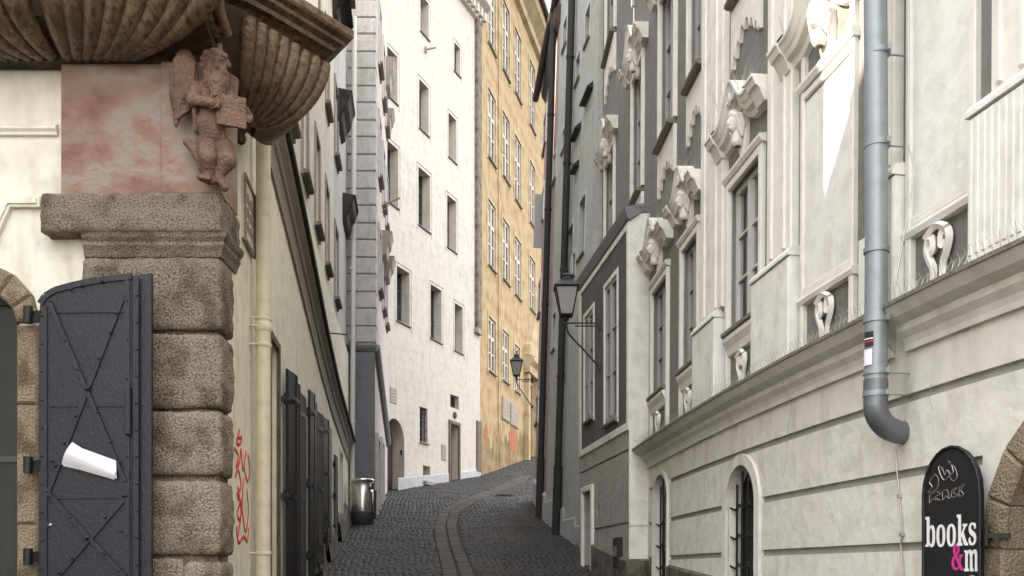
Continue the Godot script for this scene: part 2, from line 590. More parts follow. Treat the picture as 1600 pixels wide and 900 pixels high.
# ------------------------------------------------------------------ the ground
const GROUND := [[-300.0, -1.6], [0.0, -1.6], [7.0, -1.58], [10.0, -1.22], [14.0, -0.47], [16.0, -0.14], [18.1, 0.12], [21.0, 0.58], [24.0, 1.09], [28.7, 2.0], [32.5, 2.62], [40.0, 3.9], [50.0, 5.82], [60.0, 7.5], [80.0, 10.0], [140.0, 10.0], [600.0, 10.0]]
func ground(d: float) -> float:
	for i in GROUND.size() - 1:
		var b = GROUND[i + 1]
		if d <= b[0]:
			var a = GROUND[i]
			var t: float = (d - a[0]) / (b[0] - a[0])
			var m0: float = 0.0
			var m1: float = 0.0
			var slope: float = (b[1] - a[1]) / (b[0] - a[0])
			if i > 0: m0 = ((b[1] - GROUND[i - 1][1]) / (b[0] - GROUND[i - 1][0])) if GROUND[i - 1][0] > -200.0 else slope * 0.2
			m1 = ((GROUND[i + 2][1] - a[1]) / (GROUND[i + 2][0] - a[0])) if i + 2 < GROUND.size() and b[0] < 75.0 else 0.0
			if i == 0: m0 = 0.0
			if i == 0: m1 = 0.0
			var w: float = b[0] - a[0]
			var t2 := t * t
			var t3 := t2 * t
			return (2 * t3 - 3 * t2 + 1) * a[1] + (t3 - 2 * t2 + t) * m0 * w + (-2 * t3 + 3 * t2) * b[1] + (t3 - t2) * m1 * w
	return GROUND[-1][1]

# ------------------------------------------------------------------ wall faces with openings
func hole(w: Wall, s0: float, s1: float, h0: float, h1: float, depth: float, back := false, spring := -1e9) -> void:
	w.holes.append([s0, s1, h0, h1, depth, back, spring])

func face(st: SurfaceTool, w: Wall, s0: float, s1: float, h0: float, h1: float, holes: Array = []) -> void:
	var ss := {}
	var hh := {}
	for s in w.samples(s0, s1, 0.6): ss[snappedf(s, 0.0001)] = true
	hh[h0] = true
	hh[h1] = true
	for q in holes:
		if q[0] > s1 or q[1] < s0: continue
		for s in w.samples(q[0], q[1], 0.4): ss[snappedf(clampf(s, s0, s1), 0.0001)] = true
		hh[clampf(q[2], h0, h1)] = true
		hh[clampf(q[3], h0, h1)] = true
	var sa: Array = ss.keys()
	var ha: Array = hh.keys()
	sa.sort()
	ha.sort()
	for i in sa.size() - 1:
		for j in ha.size() - 1:
			var sm: float = (sa[i] + sa[i + 1]) / 2
			var hm: float = (ha[j] + ha[j + 1]) / 2
			var open := false
			for q in holes:
				if sm > q[0] and sm < q[1] and hm > q[2] and hm < q[3]:
					open = true
					break
			if not open: quad(st, w.at(sa[i], ha[j]), w.at(sa[i + 1], ha[j]), w.at(sa[i + 1], ha[j + 1]), w.at(sa[i], ha[j + 1]))
	for q in holes:
		if q[0] > s1 or q[1] < s0 or q[2] > h1 or q[3] < h0: continue
		var dp: float = -q[4]
		var arch: bool = q[6] > -1e8
		var side_top: float = q[6] if arch else q[3]
		for s in [q[0], q[1]]: quad(st, w.at(s, q[2]), w.at(s, side_top), w.at(s, side_top, dp), w.at(s, q[2], dp))
		var sp := w.samples(q[0], q[1], 0.4)
		for k in sp.size() - 1:
			quad(st, w.at(sp[k], q[2]), w.at(sp[k + 1], q[2]), w.at(sp[k + 1], q[2], dp), w.at(sp[k], q[2], dp))
			if not arch: quad(st, w.at(sp[k], q[3]), w.at(sp[k + 1], q[3]), w.at(sp[k + 1], q[3], dp), w.at(sp[k], q[3], dp))
			if q[5]: quad(st, w.at(sp[k], q[2], dp), w.at(sp[k + 1], q[2], dp), w.at(sp[k + 1], q[3], dp), w.at(sp[k], q[3], dp))
		if arch:
			var pts := arc(q[0], q[1], q[6], q[3], 14)
			for k in pts.size() - 1:
				var a: Vector2 = pts[k]
				var b: Vector2 = pts[k + 1]
				quad(st, w.at(a.x, a.y), w.at(b.x, b.y), w.at(b.x, b.y, dp), w.at(a.x, a.y, dp))
				var cs: float = q[0] if k < 7 else q[1]
				tri(st, w.at(cs, q[3]), w.at(a.x, a.y), w.at(b.x, b.y))

func arc(s0: float, s1: float, h0: float, h1: float, k: int) -> Array: # half an ellipse from (s0, h0) over (mid, h1) to (s1, h0)
	var out := []
	for i in k + 1:
		var a := PI * (1.0 - float(i) / k)
		out.append(Vector2((s0 + s1) / 2 + cos(a) * (s1 - s0) / 2, h0 + sin(a) * (h1 - h0)))
	return out

# A closed shell behind a facade: the other walls and a roof.
func shell(st: SurfaceTool, pts: Array, h0: float, h1: float, skip := 0, shut := true) -> void:
	for i in range(skip, pts.size() if shut else pts.size() - 1):
		var a: Vector2 = pts[i]
		var b: Vector2 = pts[(i + 1) % pts.size()]
		quad(st, Vector3(a.x, h0 + EYE, -a.y), Vector3(b.x, h0 + EYE, -b.y), Vector3(b.x, h1 + EYE, -b.y), Vector3(a.x, h1 + EYE, -a.y))
	var ix := Geometry2D.triangulate_polygon(PackedVector2Array(pts))
	for i in range(0, ix.size(), 3):
		var v := []
		for k in 3: v.append(Vector3(pts[ix[i + k]].x, h1 + EYE, -pts[ix[i + k]].y))
		tri(st, v[0], v[1], v[2])

# The same behind a leaning facade: its corners lean back with it.
func shell_lean(st: SurfaceTool, w: Wall, far_x: float, h0: float, h1: float, trim: float) -> void:
	var L := w.length()
	var q := []
	for h in [h0, h1]:
		var a := w.at(0.002, h)
		var b := w.at(L - trim, h)
		q.append([b, Vector3(far_x, b.y, b.z), Vector3(far_x, a.y, a.z), a])
	for i in 3: quad(st, q[0][i], q[0][i + 1], q[1][i + 1], q[1][i])
	quad(st, q[1][0], q[1][1], q[1][2], q[1][3])

# A window set into a wall: the opening is recorded, the sash frame is the part, panes, surround and sill its sub-parts.
func window(house: Node, w: Wall, s0: float, s1: float, h0: float, h1: float, o := {}) -> MeshInstance3D:
	var dp: float = o.get("depth", 0.15)
	if o.get("cut", true): hole(w, s0, s1, h0, h1, dp + 0.06)
	var fw: float = o.get("frame", 0.05)
	var bw: float = o.get("bar", 0.022)
	var cols: int = o.get("cols", 2)
	var rows: int = o.get("rows", 3)
	var mid: float = o.get("mid", bw * 2.2)
	var st := S()
	var o0 := -dp - 0.04
	var o1 := -dp + 0.02
	for q in [[s0, s0 + fw, h0, h1], [s1 - fw, s1, h0, h1]]: wbox(st, w, q[0], q[1], q[2], q[3], o0, o1)
	for q in [[h0, h0 + fw * 1.2], [h1 - fw, h1]]: wbox(st, w, s0 + fw, s1 - fw, q[0], q[1], o0, o1)
	var sa := s0 + fw
	var sb := s1 - fw
	var ha := h0 + fw * 1.2
	var hb := h1 - fw
	for i in range(1, cols):
		var s := lerpf(sa, sb, float(i) / cols)
		wbox(st, w, s - mid / 2, s + mid / 2, ha, hb, o0 + 0.005, o1 + (0.02 if mid > 0.03 else -0.004))
	var hs := [ha]
	for j in range(1, rows): hs.append(lerpf(ha, hb, float(j) / rows))
	if o.has("transom"): hs = [ha, lerpf(ha, hb, o.transom * 0.5), lerpf(ha, hb, o.transom)]
	hs.append(hb)
	for j in range(1, hs.size() - 1):
		var thick: float = bw * (2.2 if o.has("transom") and j == hs.size() - 2 else 1.0)
		for i in cols:
			var a := lerpf(sa, sb, float(i) / cols) + (mid / 2 if i > 0 else 0.0)
			var b := lerpf(sa, sb, float(i + 1) / cols) - (mid / 2 if i < cols - 1 else 0.0)
			wbox(st, w, a, b, hs[j] - thick / 2, hs[j] + thick / 2, o0 + 0.006, o1 - 0.006)
	var win := part("window", st, o.get("mat", M.frame), house)
	if o.get("panes", true):
		for i in cols:
			for j in hs.size() - 1:
				var a := lerpf(sa, sb, float(i) / cols)
				var b := lerpf(sa, sb, float(i + 1) / cols)
				var g := S()
				var tilt: float = rng.randf_range(-0.004, 0.004)
				quad(g, w.at(a, hs[j], -dp - 0.012 + tilt), w.at(b, hs[j], -dp - 0.012), w.at(b, hs[j + 1], -dp - 0.012 - tilt), w.at(a, hs[j + 1], -dp - 0.012))
				part("pane", g, o.get("glass", M.glass), win)
	if o.get("curtain", 0.0) > 0.0:
		var cst := S()
		var n := 14
		for i in n:
			var a := lerpf(sa, sb, float(i) / n)
			var b := lerpf(sa, sb, float(i + 1) / n)
			var oa := -dp - 0.16 + (0.02 if i % 2 else 0.0)
			var ob := -dp - 0.16 + (0.0 if i % 2 else 0.02)
			var low := lerpf(hb, ha, o.curtain)
			quad(cst, w.at(a, low, oa), w.at(b, low, ob), w.at(b, hb, ob), w.at(a, hb, oa))
		part("curtain", cst, M.curtain, win)
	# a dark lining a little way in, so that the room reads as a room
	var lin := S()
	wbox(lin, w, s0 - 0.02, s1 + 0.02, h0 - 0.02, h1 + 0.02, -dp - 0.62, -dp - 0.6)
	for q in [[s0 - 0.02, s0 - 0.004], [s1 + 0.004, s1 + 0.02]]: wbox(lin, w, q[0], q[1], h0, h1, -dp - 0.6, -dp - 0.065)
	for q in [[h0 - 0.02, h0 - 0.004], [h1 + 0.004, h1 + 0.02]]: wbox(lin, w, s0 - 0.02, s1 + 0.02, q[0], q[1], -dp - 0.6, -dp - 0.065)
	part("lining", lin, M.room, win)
	if o.has("surround"):
		var e: float = o.surround
		var pr: float = o.get("proud", 0.03)
		var ss := S()
		wbevel(ss, w, s0 - e, s0, h0 - o.get("foot", e), h1 + e, -0.01, pr, 0.008)
		wbevel(ss, w, s1, s1 + e, h0 - o.get("foot", e), h1 + e, -0.01, pr, 0.008)
		wbevel(ss, w, s0, s1, h1, h1 + e, -0.01, pr, 0.008)
		if not o.has("sill"): wbevel(ss, w, s0, s1, h0 - e, h0, -0.01, pr, 0.008)
		part("surround", ss, o.get("surround_mat", M.stucco), win)
	if o.has("sill"):
		var sl := S()
		var x: float = o.sill
		sweep(sl, w, s0 - 0.04, s1 + 0.04, [Vector2(-dp, h0), Vector2(x, h0 - 0.015), Vector2(x, h0 - 0.05), Vector2(x - 0.03, h0 - 0.07), Vector2(-0.01, h0 - 0.075)])
		part("sill", sl, o.get("sill_mat", M.sill), win)
	return win

func px_window(house: Node, w: Wall, x0: float, x1: float, y0: float, y1: float, o := {}) -> MeshInstance3D:
	var hm: float = (890.0 - (y0 + y1) / 2) / F * 30.0
	var s0 := w.s_of(x0, hm if w.batter > 0.0 else 0.0)
	var s1 := w.s_of(x1, hm if w.batter > 0.0 else 0.0)
	var sm := (s0 + s1) / 2
	return window(house, w, s0, s1, w.h_of(sm, y1), w.h_of(sm, y0), o)

# ------------------------------------------------------------------ right-hand houses
const BAROQUE := [Vector2(5.6, -8.0), Vector2(4.6, -2.0), Vector2(3.85, 1.0), Vector2(3.36, 3.6), Vector2(2.99, 5.3), Vector2(2.86, 5.96), Vector2(2.742, 6.7), Vector2(2.705, 7.0), Vector2(2.552, 8.03), Vector2(2.37, 9.56), Vector2(2.227, 11.18), Vector2(2.125, 12.7), Vector2(2.04, 14.25), Vector2(1.93, 16.5), Vector2(1.81, 20.05)]

func pediment(house: Node, w: Wall, sc: float, wid: float, hb: float, hc: float, head: Mesh, with_head := true) -> void:
	var st := S()
	var prof := [Vector2(-0.16, 0.0), Vector2(-0.15, 0.05), Vector2(-0.10, 0.07), Vector2(-0.08, 0.12), Vector2(-0.035, 0.14), Vector2(-0.02, 0.155), Vector2(0.025, 0.18), Vector2(0.04, 0.20), Vector2(0.062, 0.20), Vector2(0.066, 0.0)]
	var path := []
	var n := 40
	for i in n + 1:
		var t := lerpf(-1.0, 1.0, float(i) / n)
		var a := absf(t)
		var h := 0.0
		if a < 0.68:
			var u := a / 0.68
			h = (0.5 + 0.5 * cos(PI * pow(u, 0.72)))
		path.append(Vector2(sc + t * wid / 2, hb + (hc - hb) * h))
	var rings := []
	for i in n + 1:
		var tg: Vector2 = (path[mini(i + 1, n)] - path[maxi(i - 1, 0)]).normalized()
		var nm := Vector2(-tg.y, tg.x)
		var r := []
		for q in prof: r.append(w.at(path[i].x + nm.x * q.x, path[i].y + nm.y * q.x, q.y))
		rings.append(r)
	st.set_smooth_group(-1)
	for i in n:
		for j in prof.size() - 1: quad(st, rings[i][j], rings[i + 1][j], rings[i + 1][j + 1], rings[i][j + 1])
	for r in [rings[0], rings[n]]:
		for j in range(1, prof.size() - 1): tri(st, r[0], r[j], r[j + 1])
	# scroll at the crest
	for sg in [-1.0, 1.0]:
		var sp := []
		for k in 16:
			var a := k * 0.5
			var rr := 0.075 * (1.0 - k / 19.0)
			sp.append(w.at(sc + sg * (0.075 + cos(a) * rr), hc - 0.11 + sin(a) * rr, 0.16))
		tube(st, sp, 0.02, 4)
	for sg in [-1.0, 1.0]: # end blocks break forward
		var e0: float = sc + sg * wid / 2 - 0.10
		sweep(st, w, e0, e0 + 0.20, [Vector2(0, hb - 0.17), Vector2(0.09, hb - 0.165), Vector2(0.13, hb - 0.08), Vector2(0.155, hb - 0.03), Vector2(0.185, hb - 0.02), Vector2(0.205, hb + 0.03), Vector2(0.222, hb + 0.045), Vector2(0.222, hb + 0.072), Vector2(0, hb + 0.073)])
	var ped := part("pediment", st, M.stucco, house)
	# lead cover on top, in two flat end pieces
	var ld := S()
	for q in [[0, 6], [n - 6, n]]: 
		for i in range(q[0], q[1]):
			var a: Vector2 = path[i]
			var b: Vector2 = path[i + 1]
			quad(ld, w.at(a.x, a.y + 0.07, 0.0), w.at(b.x, b.y + 0.07, 0.0), w.at(b.x, b.y + 0.076, 0.21), w.at(a.x, a.y + 0.076, 0.21))
	part("lead_cover", ld, M.lead, ped)
	var wr := S()
	for i in 46:
		var t := float(i) / 45
		var k := clampi(int(t * n), 0, n)
		var b: Vector2 = path[k]
		var p0 := w.at(b.x, b.y + 0.06, rng.randf_range(0.08, 0.26))
		spike(wr, p0, p0 + Vector3(rng.randf_range(-0.06, 0.06), rng.randf_range(0.10, 0.16), rng.randf_range(-0.06, 0.06)))
	stuff(part("bird_spikes", wr, M.wire, ped))
	if with_head:
		var ov := S()
		var hm := hb - 0.10
		var op := PackedVector2Array()
		for k in 24: op.append(Vector2(sc + cos(TAU * k / 24) * 0.115, hm - 0.06 + sin(TAU * k / 24) * 0.235))
		prism(ov, w, op, -0.01, 0.055, 0.02)
		var med := part("medallion", ov, M.stucco, ped)
		var hd := put_mesh("carved_head", head, M.stucco, med, false)
		var nn := w.normal(sc)
		var along := Vector3.UP.cross(nn).normalized()
		hd.transform = Transform3D(Basis(along, Vector3.UP, nn).rotated(Vector3.UP, 0.25), w.at(sc, hm + 0.02, 0.065))

func spike(st: SurfaceTool, a: Vector3, b: Vector3, r := 0.0016) -> void:
	var t := (b - a).normalized()
	var u := t.cross(Vector3(0.7, 0.1, 0.7)).normalized() * r
	var v := t.cross(u)
	quad(st, a + u, a - u * 0.5 + v, b - u * 0.5 + v, b + u)
	quad(st, a - u * 0.5 + v, a - u * 0.5 - v, b - u * 0.5 - v, b - u * 0.5 + v)
	quad(st, a - u * 0.5 - v, a + u, b + u, b - u * 0.5 - v)

func spike_row(st: SurfaceTool, w: Wall, s0: float, s1: float, h: float, o: float) -> void:
	var s := s0
	while s < s1:
		var b := w.at(s, h, o)
		for sg in [-1.0, 1.0]:
			var tip := w.at(s + sg * 0.036 + rng.randf_range(-0.008, 0.008), h + rng.randf_range(0.115, 0.13), o + 0.05 * (1.0 if int(s / 0.033) % 2 else -1.0) * sg)
			spike(st, b, tip, 0.0012)
		s += 0.033

func bracket(house: Node, w: Wall, sc: float, h0: float, h1: float, wid: float) -> void: # a stucco ornament: two volutes on two legs
	var st := S()
	var hh := h1 - h0
	for sg in [-1.0, 1.0]:
		var leg := [Vector2(sg * wid * 0.30, h0), Vector2(sg * wid * 0.20, h0 + hh * 0.12), Vector2(sg * wid * 0.19, h0 + hh * 0.34), Vector2(sg * wid * 0.36, h0 + hh * 0.55), Vector2(sg * wid * 0.44, h0 + hh * 0.72), Vector2(sg * wid * 0.36, h0 + hh * 0.86), Vector2(sg * wid * 0.20, h0 + hh * 0.84), Vector2(sg * wid * 0.15, h0 + hh * 0.68), Vector2(sg * wid * 0.24, h0 + hh * 0.62), Vector2(sg * wid * 0.29, h0 + hh * 0.72)]
		var pts := []
		for q in smooth_curve(leg, 5): pts.append(w.at(sc + q.x, q.y, 0.035))
		var rad := []
		for i in pts.size(): rad.append(wid * lerpf(0.075, 0.115, sin(PI * i / (pts.size() - 1))))
		tube(st, pts, rad, 4)
	var cap := []
	for q in smooth_curve([Vector2(-wid * 0.42, h0 + hh * 0.88), Vector2(0, h0 + hh * 1.0), Vector2(wid * 0.42, h0 + hh * 0.88)], 5): cap.append(w.at(sc + q.x, q.y, 0.05))
	tube(st, cap, wid * 0.1, 4)
	part("scroll_ornament", st, M.stucco, house)

func lambrequin(house: Node, w: Wall, s0: float, s1: float, h0: float, h1: float) -> void: # the jagged stucco apron under an upper window
	var sm := (s0 + s1) / 2
	var e := (s1 - s0) / 2
	var pts := PackedVector2Array([Vector2(s0, h1), Vector2(s1, h1)])
	var prof := [[1.0, 0.0], [0.98, 0.05], [0.9, 0.0], [0.84, 0.22], [0.74, 0.3], [0.68, 0.16], [0.56, 0.42], [0.46, 0.5], [0.38, 0.36], [0.26, 0.62], [0.12, 0.66], [0.0, 0.48]]
	for q in prof: pts.append(Vector2(sm + e * q[0], lerpf(h0, h1, q[1] * 0.75)))
	for i in range(prof.size() - 2, -1, -1): pts.append(Vector2(sm - e * prof[i][0], lerpf(h0, h1, prof[i][1] * 0.75)))
	var st := S()
	prism(st, w, pts, -0.01, 0.045)
	part("apron", st, M.stucco, house)

func baroque_house(head: Mesh) -> void:
	var w := Wall.new(BAROQUE, -1.0, 0.006)
	var b := thing("baroque_house", "curving white and grey stucco house on the right with carved pediments and a drainpipe", "house", w.at(w.s_at_d(9.0), ground(9.0)))
	var s_end := w.length()
	var H := 1.80
	# ground floor: smooth stucco courses with sunk joints
	var low := Wall.new(BAROQUE, -1.0, 0.006)
	var s14 := w.s_at_d(14.4)
	# arched openings
	var a0 := w.s_of(1137)
	var a1 := w.s_of(1181)
	var b0 := w.s_of(1022)
	var b1 := w.s_of(1043)
	var e0 := w.s_of(1636)
	var e1 := w.s_of(1556)
	hole(low, minf(a0, a1), maxf(a0, a1), -1.3, 1.07, 0.14, false, 0.68)
	hole(low, minf(b0, b1), maxf(b0, b1), -1.3, 1.33, 0.14, false, 1.02)
	e0 = w.s_at_d(4.35)
	e1 = w.s_at_d(5.66)
	hole(low, e0 - 0.06, e1 + 0.06, -1.75, 0.93, 0.5, false, 0.12)
	var joints := []
	for hg in [-0.90, -0.36, 0.16, 0.67, 1.19]:
		# a joint stops at the openings
		var stops := [0.1, e0 - 0.22, e1 + 0.22, minf(a0, a1) - 0.13, maxf(a0, a1) + 0.13, minf(b0, b1) - 0.07, maxf(b0, b1) + 0.07, s14]
		if hg > 1.15: stops = [0.1, minf(b0, b1) - 0.07, maxf(b0, b1) + 0.07, s14]
		for i in range(0, stops.size(), 2):
			hole(low, stops[i], stops[i + 1], hg - 0.03, hg + 0.03, 0.03)
			joints.append([stops[i], stops[i + 1], hg])
	var st := S()
	face(st, low, 0.0, s14, -3.2, H - 0.2, low.holes)
	part("lower_wall", st, M.white_low, b)
	for q in joints:
		st = S()
		wbox(st, low, q[0], q[1], q[2] - 0.032, q[2] + 0.032, -0.05, -0.026)
		part("painted_joint", st, M.joint, b)
	# sockel of rough dark render, stepping up with the lane
	st = S()
	sweep(st, low, w.s_of(1132), w.s_of(1046), [Vector2(-0.01, -2.0), Vector2(0.05, -2.0), Vector2(0.05, -0.12), Vector2(-0.01, -0.09)], 0.16)
	part("plinth", st, M.plinth, b)
	st = S()
	sweep(st, low, w.s_of(1019), s14, [Vector2(-0.01, -2.0), Vector2(0.05, -2.0), Vector2(0.05, 0.13), Vector2(-0.01, 0.16)])
	part("plinth", st, M.plinth, b)
	# raised rings round the two barred openings, the bars, and the dark doors behind
	for q in [[minf(a0, a1), maxf(a0, a1), 0.68, 1.07, 0.125], [minf(b0, b1), maxf(b0, b1), 1.02, 1.33, 0.06]]:
		st = S()
		var inn := arc(q[0], q[1], q[2], q[3], 16)
		var out_ := arc(q[0] - q[4], q[1] + q[4], q[2], q[3] + q[4] * 0.9, 16)
		inn.push_front(Vector2(q[0], -1.4))
		inn.append(Vector2(q[1], -1.4))
		out_.push_front(Vector2(q[0] - q[4], -1.4))
		out_.append(Vector2(q[1] + q[4], -1.4))
		for k in inn.size() - 1:
			quad(st, low.at(inn[k].x, inn[k].y, 0.03), low.at(inn[k + 1].x, inn[k + 1].y, 0.03), low.at(out_[k + 1].x, out_[k + 1].y, 0.03), low.at(out_[k].x, out_[k].y, 0.03))
			for r in [inn, out_]: quad(st, low.at(r[k].x, r[k].y, -0.01), low.at(r[k + 1].x, r[k + 1].y, -0.01), low.at(r[k + 1].x, r[k + 1].y, 0.03), low.at(r[k].x, r[k].y, 0.03))
		var ring := part("arched_surround", st, M.white_low, b)
		st = S()
		var mid_s: float = (q[0] + q[1]) / 2
		wbox(st, low, q[0] - 0.05, q[1] + 0.05, -1.5, q[3] + 0.05, -0.22, -0.18)
		part("dark_door", st, M.tar, ring)
		for i in 5:
			st = S()
			var s: float = lerpf(q[0], q[1], (i + 0.5) / 5.0)
			var up: float = q[2] + (q[3] - q[2]) * sqrt(maxf(0.0, 1.0 - pow((s - mid_s) / ((q[1] - q[0]) / 2), 2))) - 0.01
			tube(st, [low.at(s, -1.5, -0.07), low.at(s, up, -0.07)], 0.013, 6)
			part("grille_bar", st, M.black, ring)
		for i in 7:
			st = S()
			var h: float = -1.2 + i * 0.31
			if h > q[2] + 0.2: continue
			var wav := []
			for k in 11:
				wav.append(low.at(lerpf(q[0] - 0.03, q[1] + 0.02, k / 10.0), h + 0.03 * sin(k * 1.9), -0.05 + 0.025 * cos(k * 1.9)))
			tube(st, wav, 0.012, 6)
			part("grille_band", st, M.black, ring)
	# arched stone doorway at the near end, built of separate stones
	var mid_e := (e0 + e1) / 2
	var st_i := arc(e0, e1, 0.12, 0.86, 9)
	var st_o := arc(e0 - 0.20, e1 + 0.20, 0.12, 1.05, 9)
	for k in 9:
		st = S()
		var g := 0.006
		var p0: Vector2 = st_i[k].lerp(st_i[k + 1], g * 3)
		var p1: Vector2 = st_i[k + 1].lerp(st_i[k], g * 3)
		var p2: Vector2 = st_o[k + 1].lerp(st_o[k], g * 3)
		var p3: Vector2 = st_o[k].lerp(st_o[k + 1], g * 3)
		prism(st, low, PackedVector2Array([p0, p1, p2, p3]), -0.32, 0.035, 0.015)
		part("arch_stone", st, M.door_stone, b)
	for sd in [[e0 - 0.20, e0], [e1, e1 + 0.20]]:
		for hh in [[-1.75, -1.0], [-0.99, -0.45], [-0.44, 0.112]]:
			st = S()
			wbevel(st, low, sd[0], sd[1], hh[0], hh[1], -0.32, 0.035, 0.018)
			part("jamb_stone", st, M.door_stone, b)
	st = S()
	wbox(st, low, e0 - 0.05, e1 + 0.05, -1.75, 0.98, -0.37, -0.315)
	part("shop_door", st, M.frame_dark, b)
	# main cornice in two lengths with a gap behind the drainpipe
	var cor := [Vector2(-0.02, H - 0.29), Vector2(0.035, H - 0.29), Vector2(0.04, H - 0.25), Vector2(0.055, H - 0.21), Vector2(0.095, H - 0.165), Vector2(0.10, H - 0.12), Vector2(0.18, H - 0.085), Vector2(0.22, H - 0.04), Vector2(0.235, H - 0.02), Vector2(0.235, H), Vector2(-0.02, H + 0.03)]
	var cap := [Vector2(-0.01, H + 0.036), Vector2(0.25, H + 0.006), Vector2(0.25, H - 0.022), Vector2(0.240, H - 0.022)]
	var sp0 := w.s_of(1351, 1.8, 0.235)
	var sp1 := w.s_of(1371, 1.8, 0.235)
	for q in [[0.5, sp1], [sp0, s14 + 0.05]]:
		st = S()
		sweep(st, w, q[0], q[1], cor)
		var c := part("cornice", st, M.white_low, b)
		st = S()
		sweep(st, w, q[0] - 0.01, q[1] + 0.01, cap)
		part("metal_flashing", st, M.sill, c)
		st = S()
		spike_row(st, w, maxf(q[0], w.s_at_d(3.5)), q[1], H + 0.012, 0.15)
		stuff(part("bird_spikes", st, M.wire, c))
	st = S()
	face(st, low, sp1, sp0, H - 0.21, H + 0.05)
	part("cornice_gap", st, M.white_low, b)
	# the grey wall of the upper floors
	var up := Wall.new(BAROQUE, -1.0, 0.006)
	# first-floor windows: [px left, px right, barred blind?]
	var f1 := [[1140.0, 1187.0], [1066.0, 1090.0], [1019.0, 1042.0]]
	for i in 3:
		var s0 := w.s_of(f1[i][0])
		var s1 := w.s_of(f1[i][1])
		if s0 > s1:
			var t := s0
			s0 = s1
			s1 = t
		window(b, up, s0, s1, 2.52, 4.02, {"depth": 0.07, "cols": 2, "rows": 3, "frame": 0.06, "mid": 0.06, "bar": 0.025, "surround": 0.085, "foot": 0.62, "proud": 0.045, "mat": M.frame if i == 0 else M.frame_grey, "sill": 0.10, "curtain": [0.0, 0.7, 0.9][i]})
		var sc := (s0 + s1) / 2
		var wd := s1 - s0
		pediment(b, w, sc, wd + 0.36, 4.58, 4.90, head)
		st = S() # moulded lintel
		sweep(st, w, s0 - 0.11, s1 + 0.11, [Vector2(0, 4.10), Vector2(0.055, 4.11), Vector2(0.075, 4.15), Vector2(0.075, 4.18), Vector2(0, 4.19)])
		part("lintel", st, M.stucco, b)
		st = S() # hollow belly under the sill
		sweep(st, w, s0 - 0.02, s1 + 0.02, [Vector2(0, 2.45), Vector2(0.09, 2.44), Vector2(0.085, 2.40), Vector2(0.05, 2.33), Vector2(0.035, 2.26), Vector2(0, 2.25)])
		part("apron", st, M.stucco, b)
		bracket(b, w, sc, 1.84, 2.22, 0.26)
	# blind windows: plain panels in frames
	for q in [[1253.0, 1337.0, false], [1419.0, 1529.0, false]]:
		var s0 := w.s_of(q[1])
		var s1 := w.s_of(q[0])
		st = S()
		wbevel(st, w, s0 + 0.07, s1 - 0.07, 2.42, 4.02, -0.01, 0.02, 0.006)
		var pn := part("blind_window", st, M.white, b)
		st = S()
		for m in [[s0, s0 + 0.065, 1.9, 4.6], [s1 - 0.065, s1, 1.9, 4.6], [s0 + 0.065, s1 - 0.065, 4.03, 4.10]]: wbevel(st, w, m[0], m[1], m[2], m[3], -0.01, 0.045, 0.01)
		wbevel(st, w, s0 + 0.065, s1 - 0.065, 2.345, 2.415, -0.01, 0.04, 0.01)
		sweep(st, w, s0 - 0.02, s1 + 0.02, [Vector2(0, 2.27), Vector2(0.05, 2.275), Vector2(0.065, 2.31), Vector2(0.06, 2.335), Vector2(0, 2.344)])
		sweep(st, w, s0 - 0.02, s1 + 0.02, [Vector2(0, 4.105), Vector2(0.055, 4.11), Vector2(0.075, 4.15), Vector2(0.075, 4.18), Vector2(0, 4.19)])
		part("surround", st, M.stucco, pn)
		bracket(b, w, (s0 + s1) / 2, 1.84, 2.25, 0.27)
		pediment(b, w, (s0 + s1) / 2 , s1 - s0 + 0.46, 4.56, 4.92, head)
	# pilasters on pedestals
	for q in [[1135.0, 1101.0, 1130.0, 1094.0], [1245.0, 1206.0, 1249.0, 1189.0], [1407.0, 1382.0, 1417.0, 1379.0], [1630.0, 1559.0, 1640.0, 1537.0], [1347.0, 1341.0, 1352.0, 1325.0]]:
		var s0 := w.s_of(q[0])
		var s1 := w.s_of(q[1])
		if q[0] == 1347.0: continue
		st = S()
		wbevel(st, w, s0, s1, 2.83, 12.9, -0.01, 0.075, 0.012)
		var inset := (s1 - s0) * 0.24
		for e in [-1, 1]:
			var sm: float = (s0 + s1) / 2 + e * (s1 - s0) * 0.26
			wbevel(st, w, sm - 0.022, sm + 0.022, 2.86, 12.9, 0.07, 0.095, 0.008)
		var pl := part("pilaster", st, M.stucco, b)
		st = S()
		var g0 := w.s_of(q[2])
		var g1 := w.s_of(q[3])
		wbevel(st, w, g0, g1, 1.8, 2.74, -0.01, 0.12, 0.014)
		sweep(st, w, g0 - 0.01, g1 + 0.01, [Vector2(0, 2.742), Vector2(0.135, 2.745), Vector2(0.135, 2.775), Vector2(0.10, 2.82), Vector2(0, 2.835)])
		if q[0] == 1630.0:
			for k in 9: wbevel(st, w, lerpf(g0, g1, (k + 0.25) / 9.0), lerpf(g0, g1, (k + 0.75) / 9.0), 1.9, 2.72, 0.115, 0.128, 0.004)
		part("pedestal", st, M.white, pl)
	# slim strip right of the grey joint near the pipe
	st = S()
	wbevel(st, w, w.s_of(1377), w.s_of(1346), 1.8, 2.5, -0.01, 0.04, 0.01)
	part("pedestal", st, M.white, b)
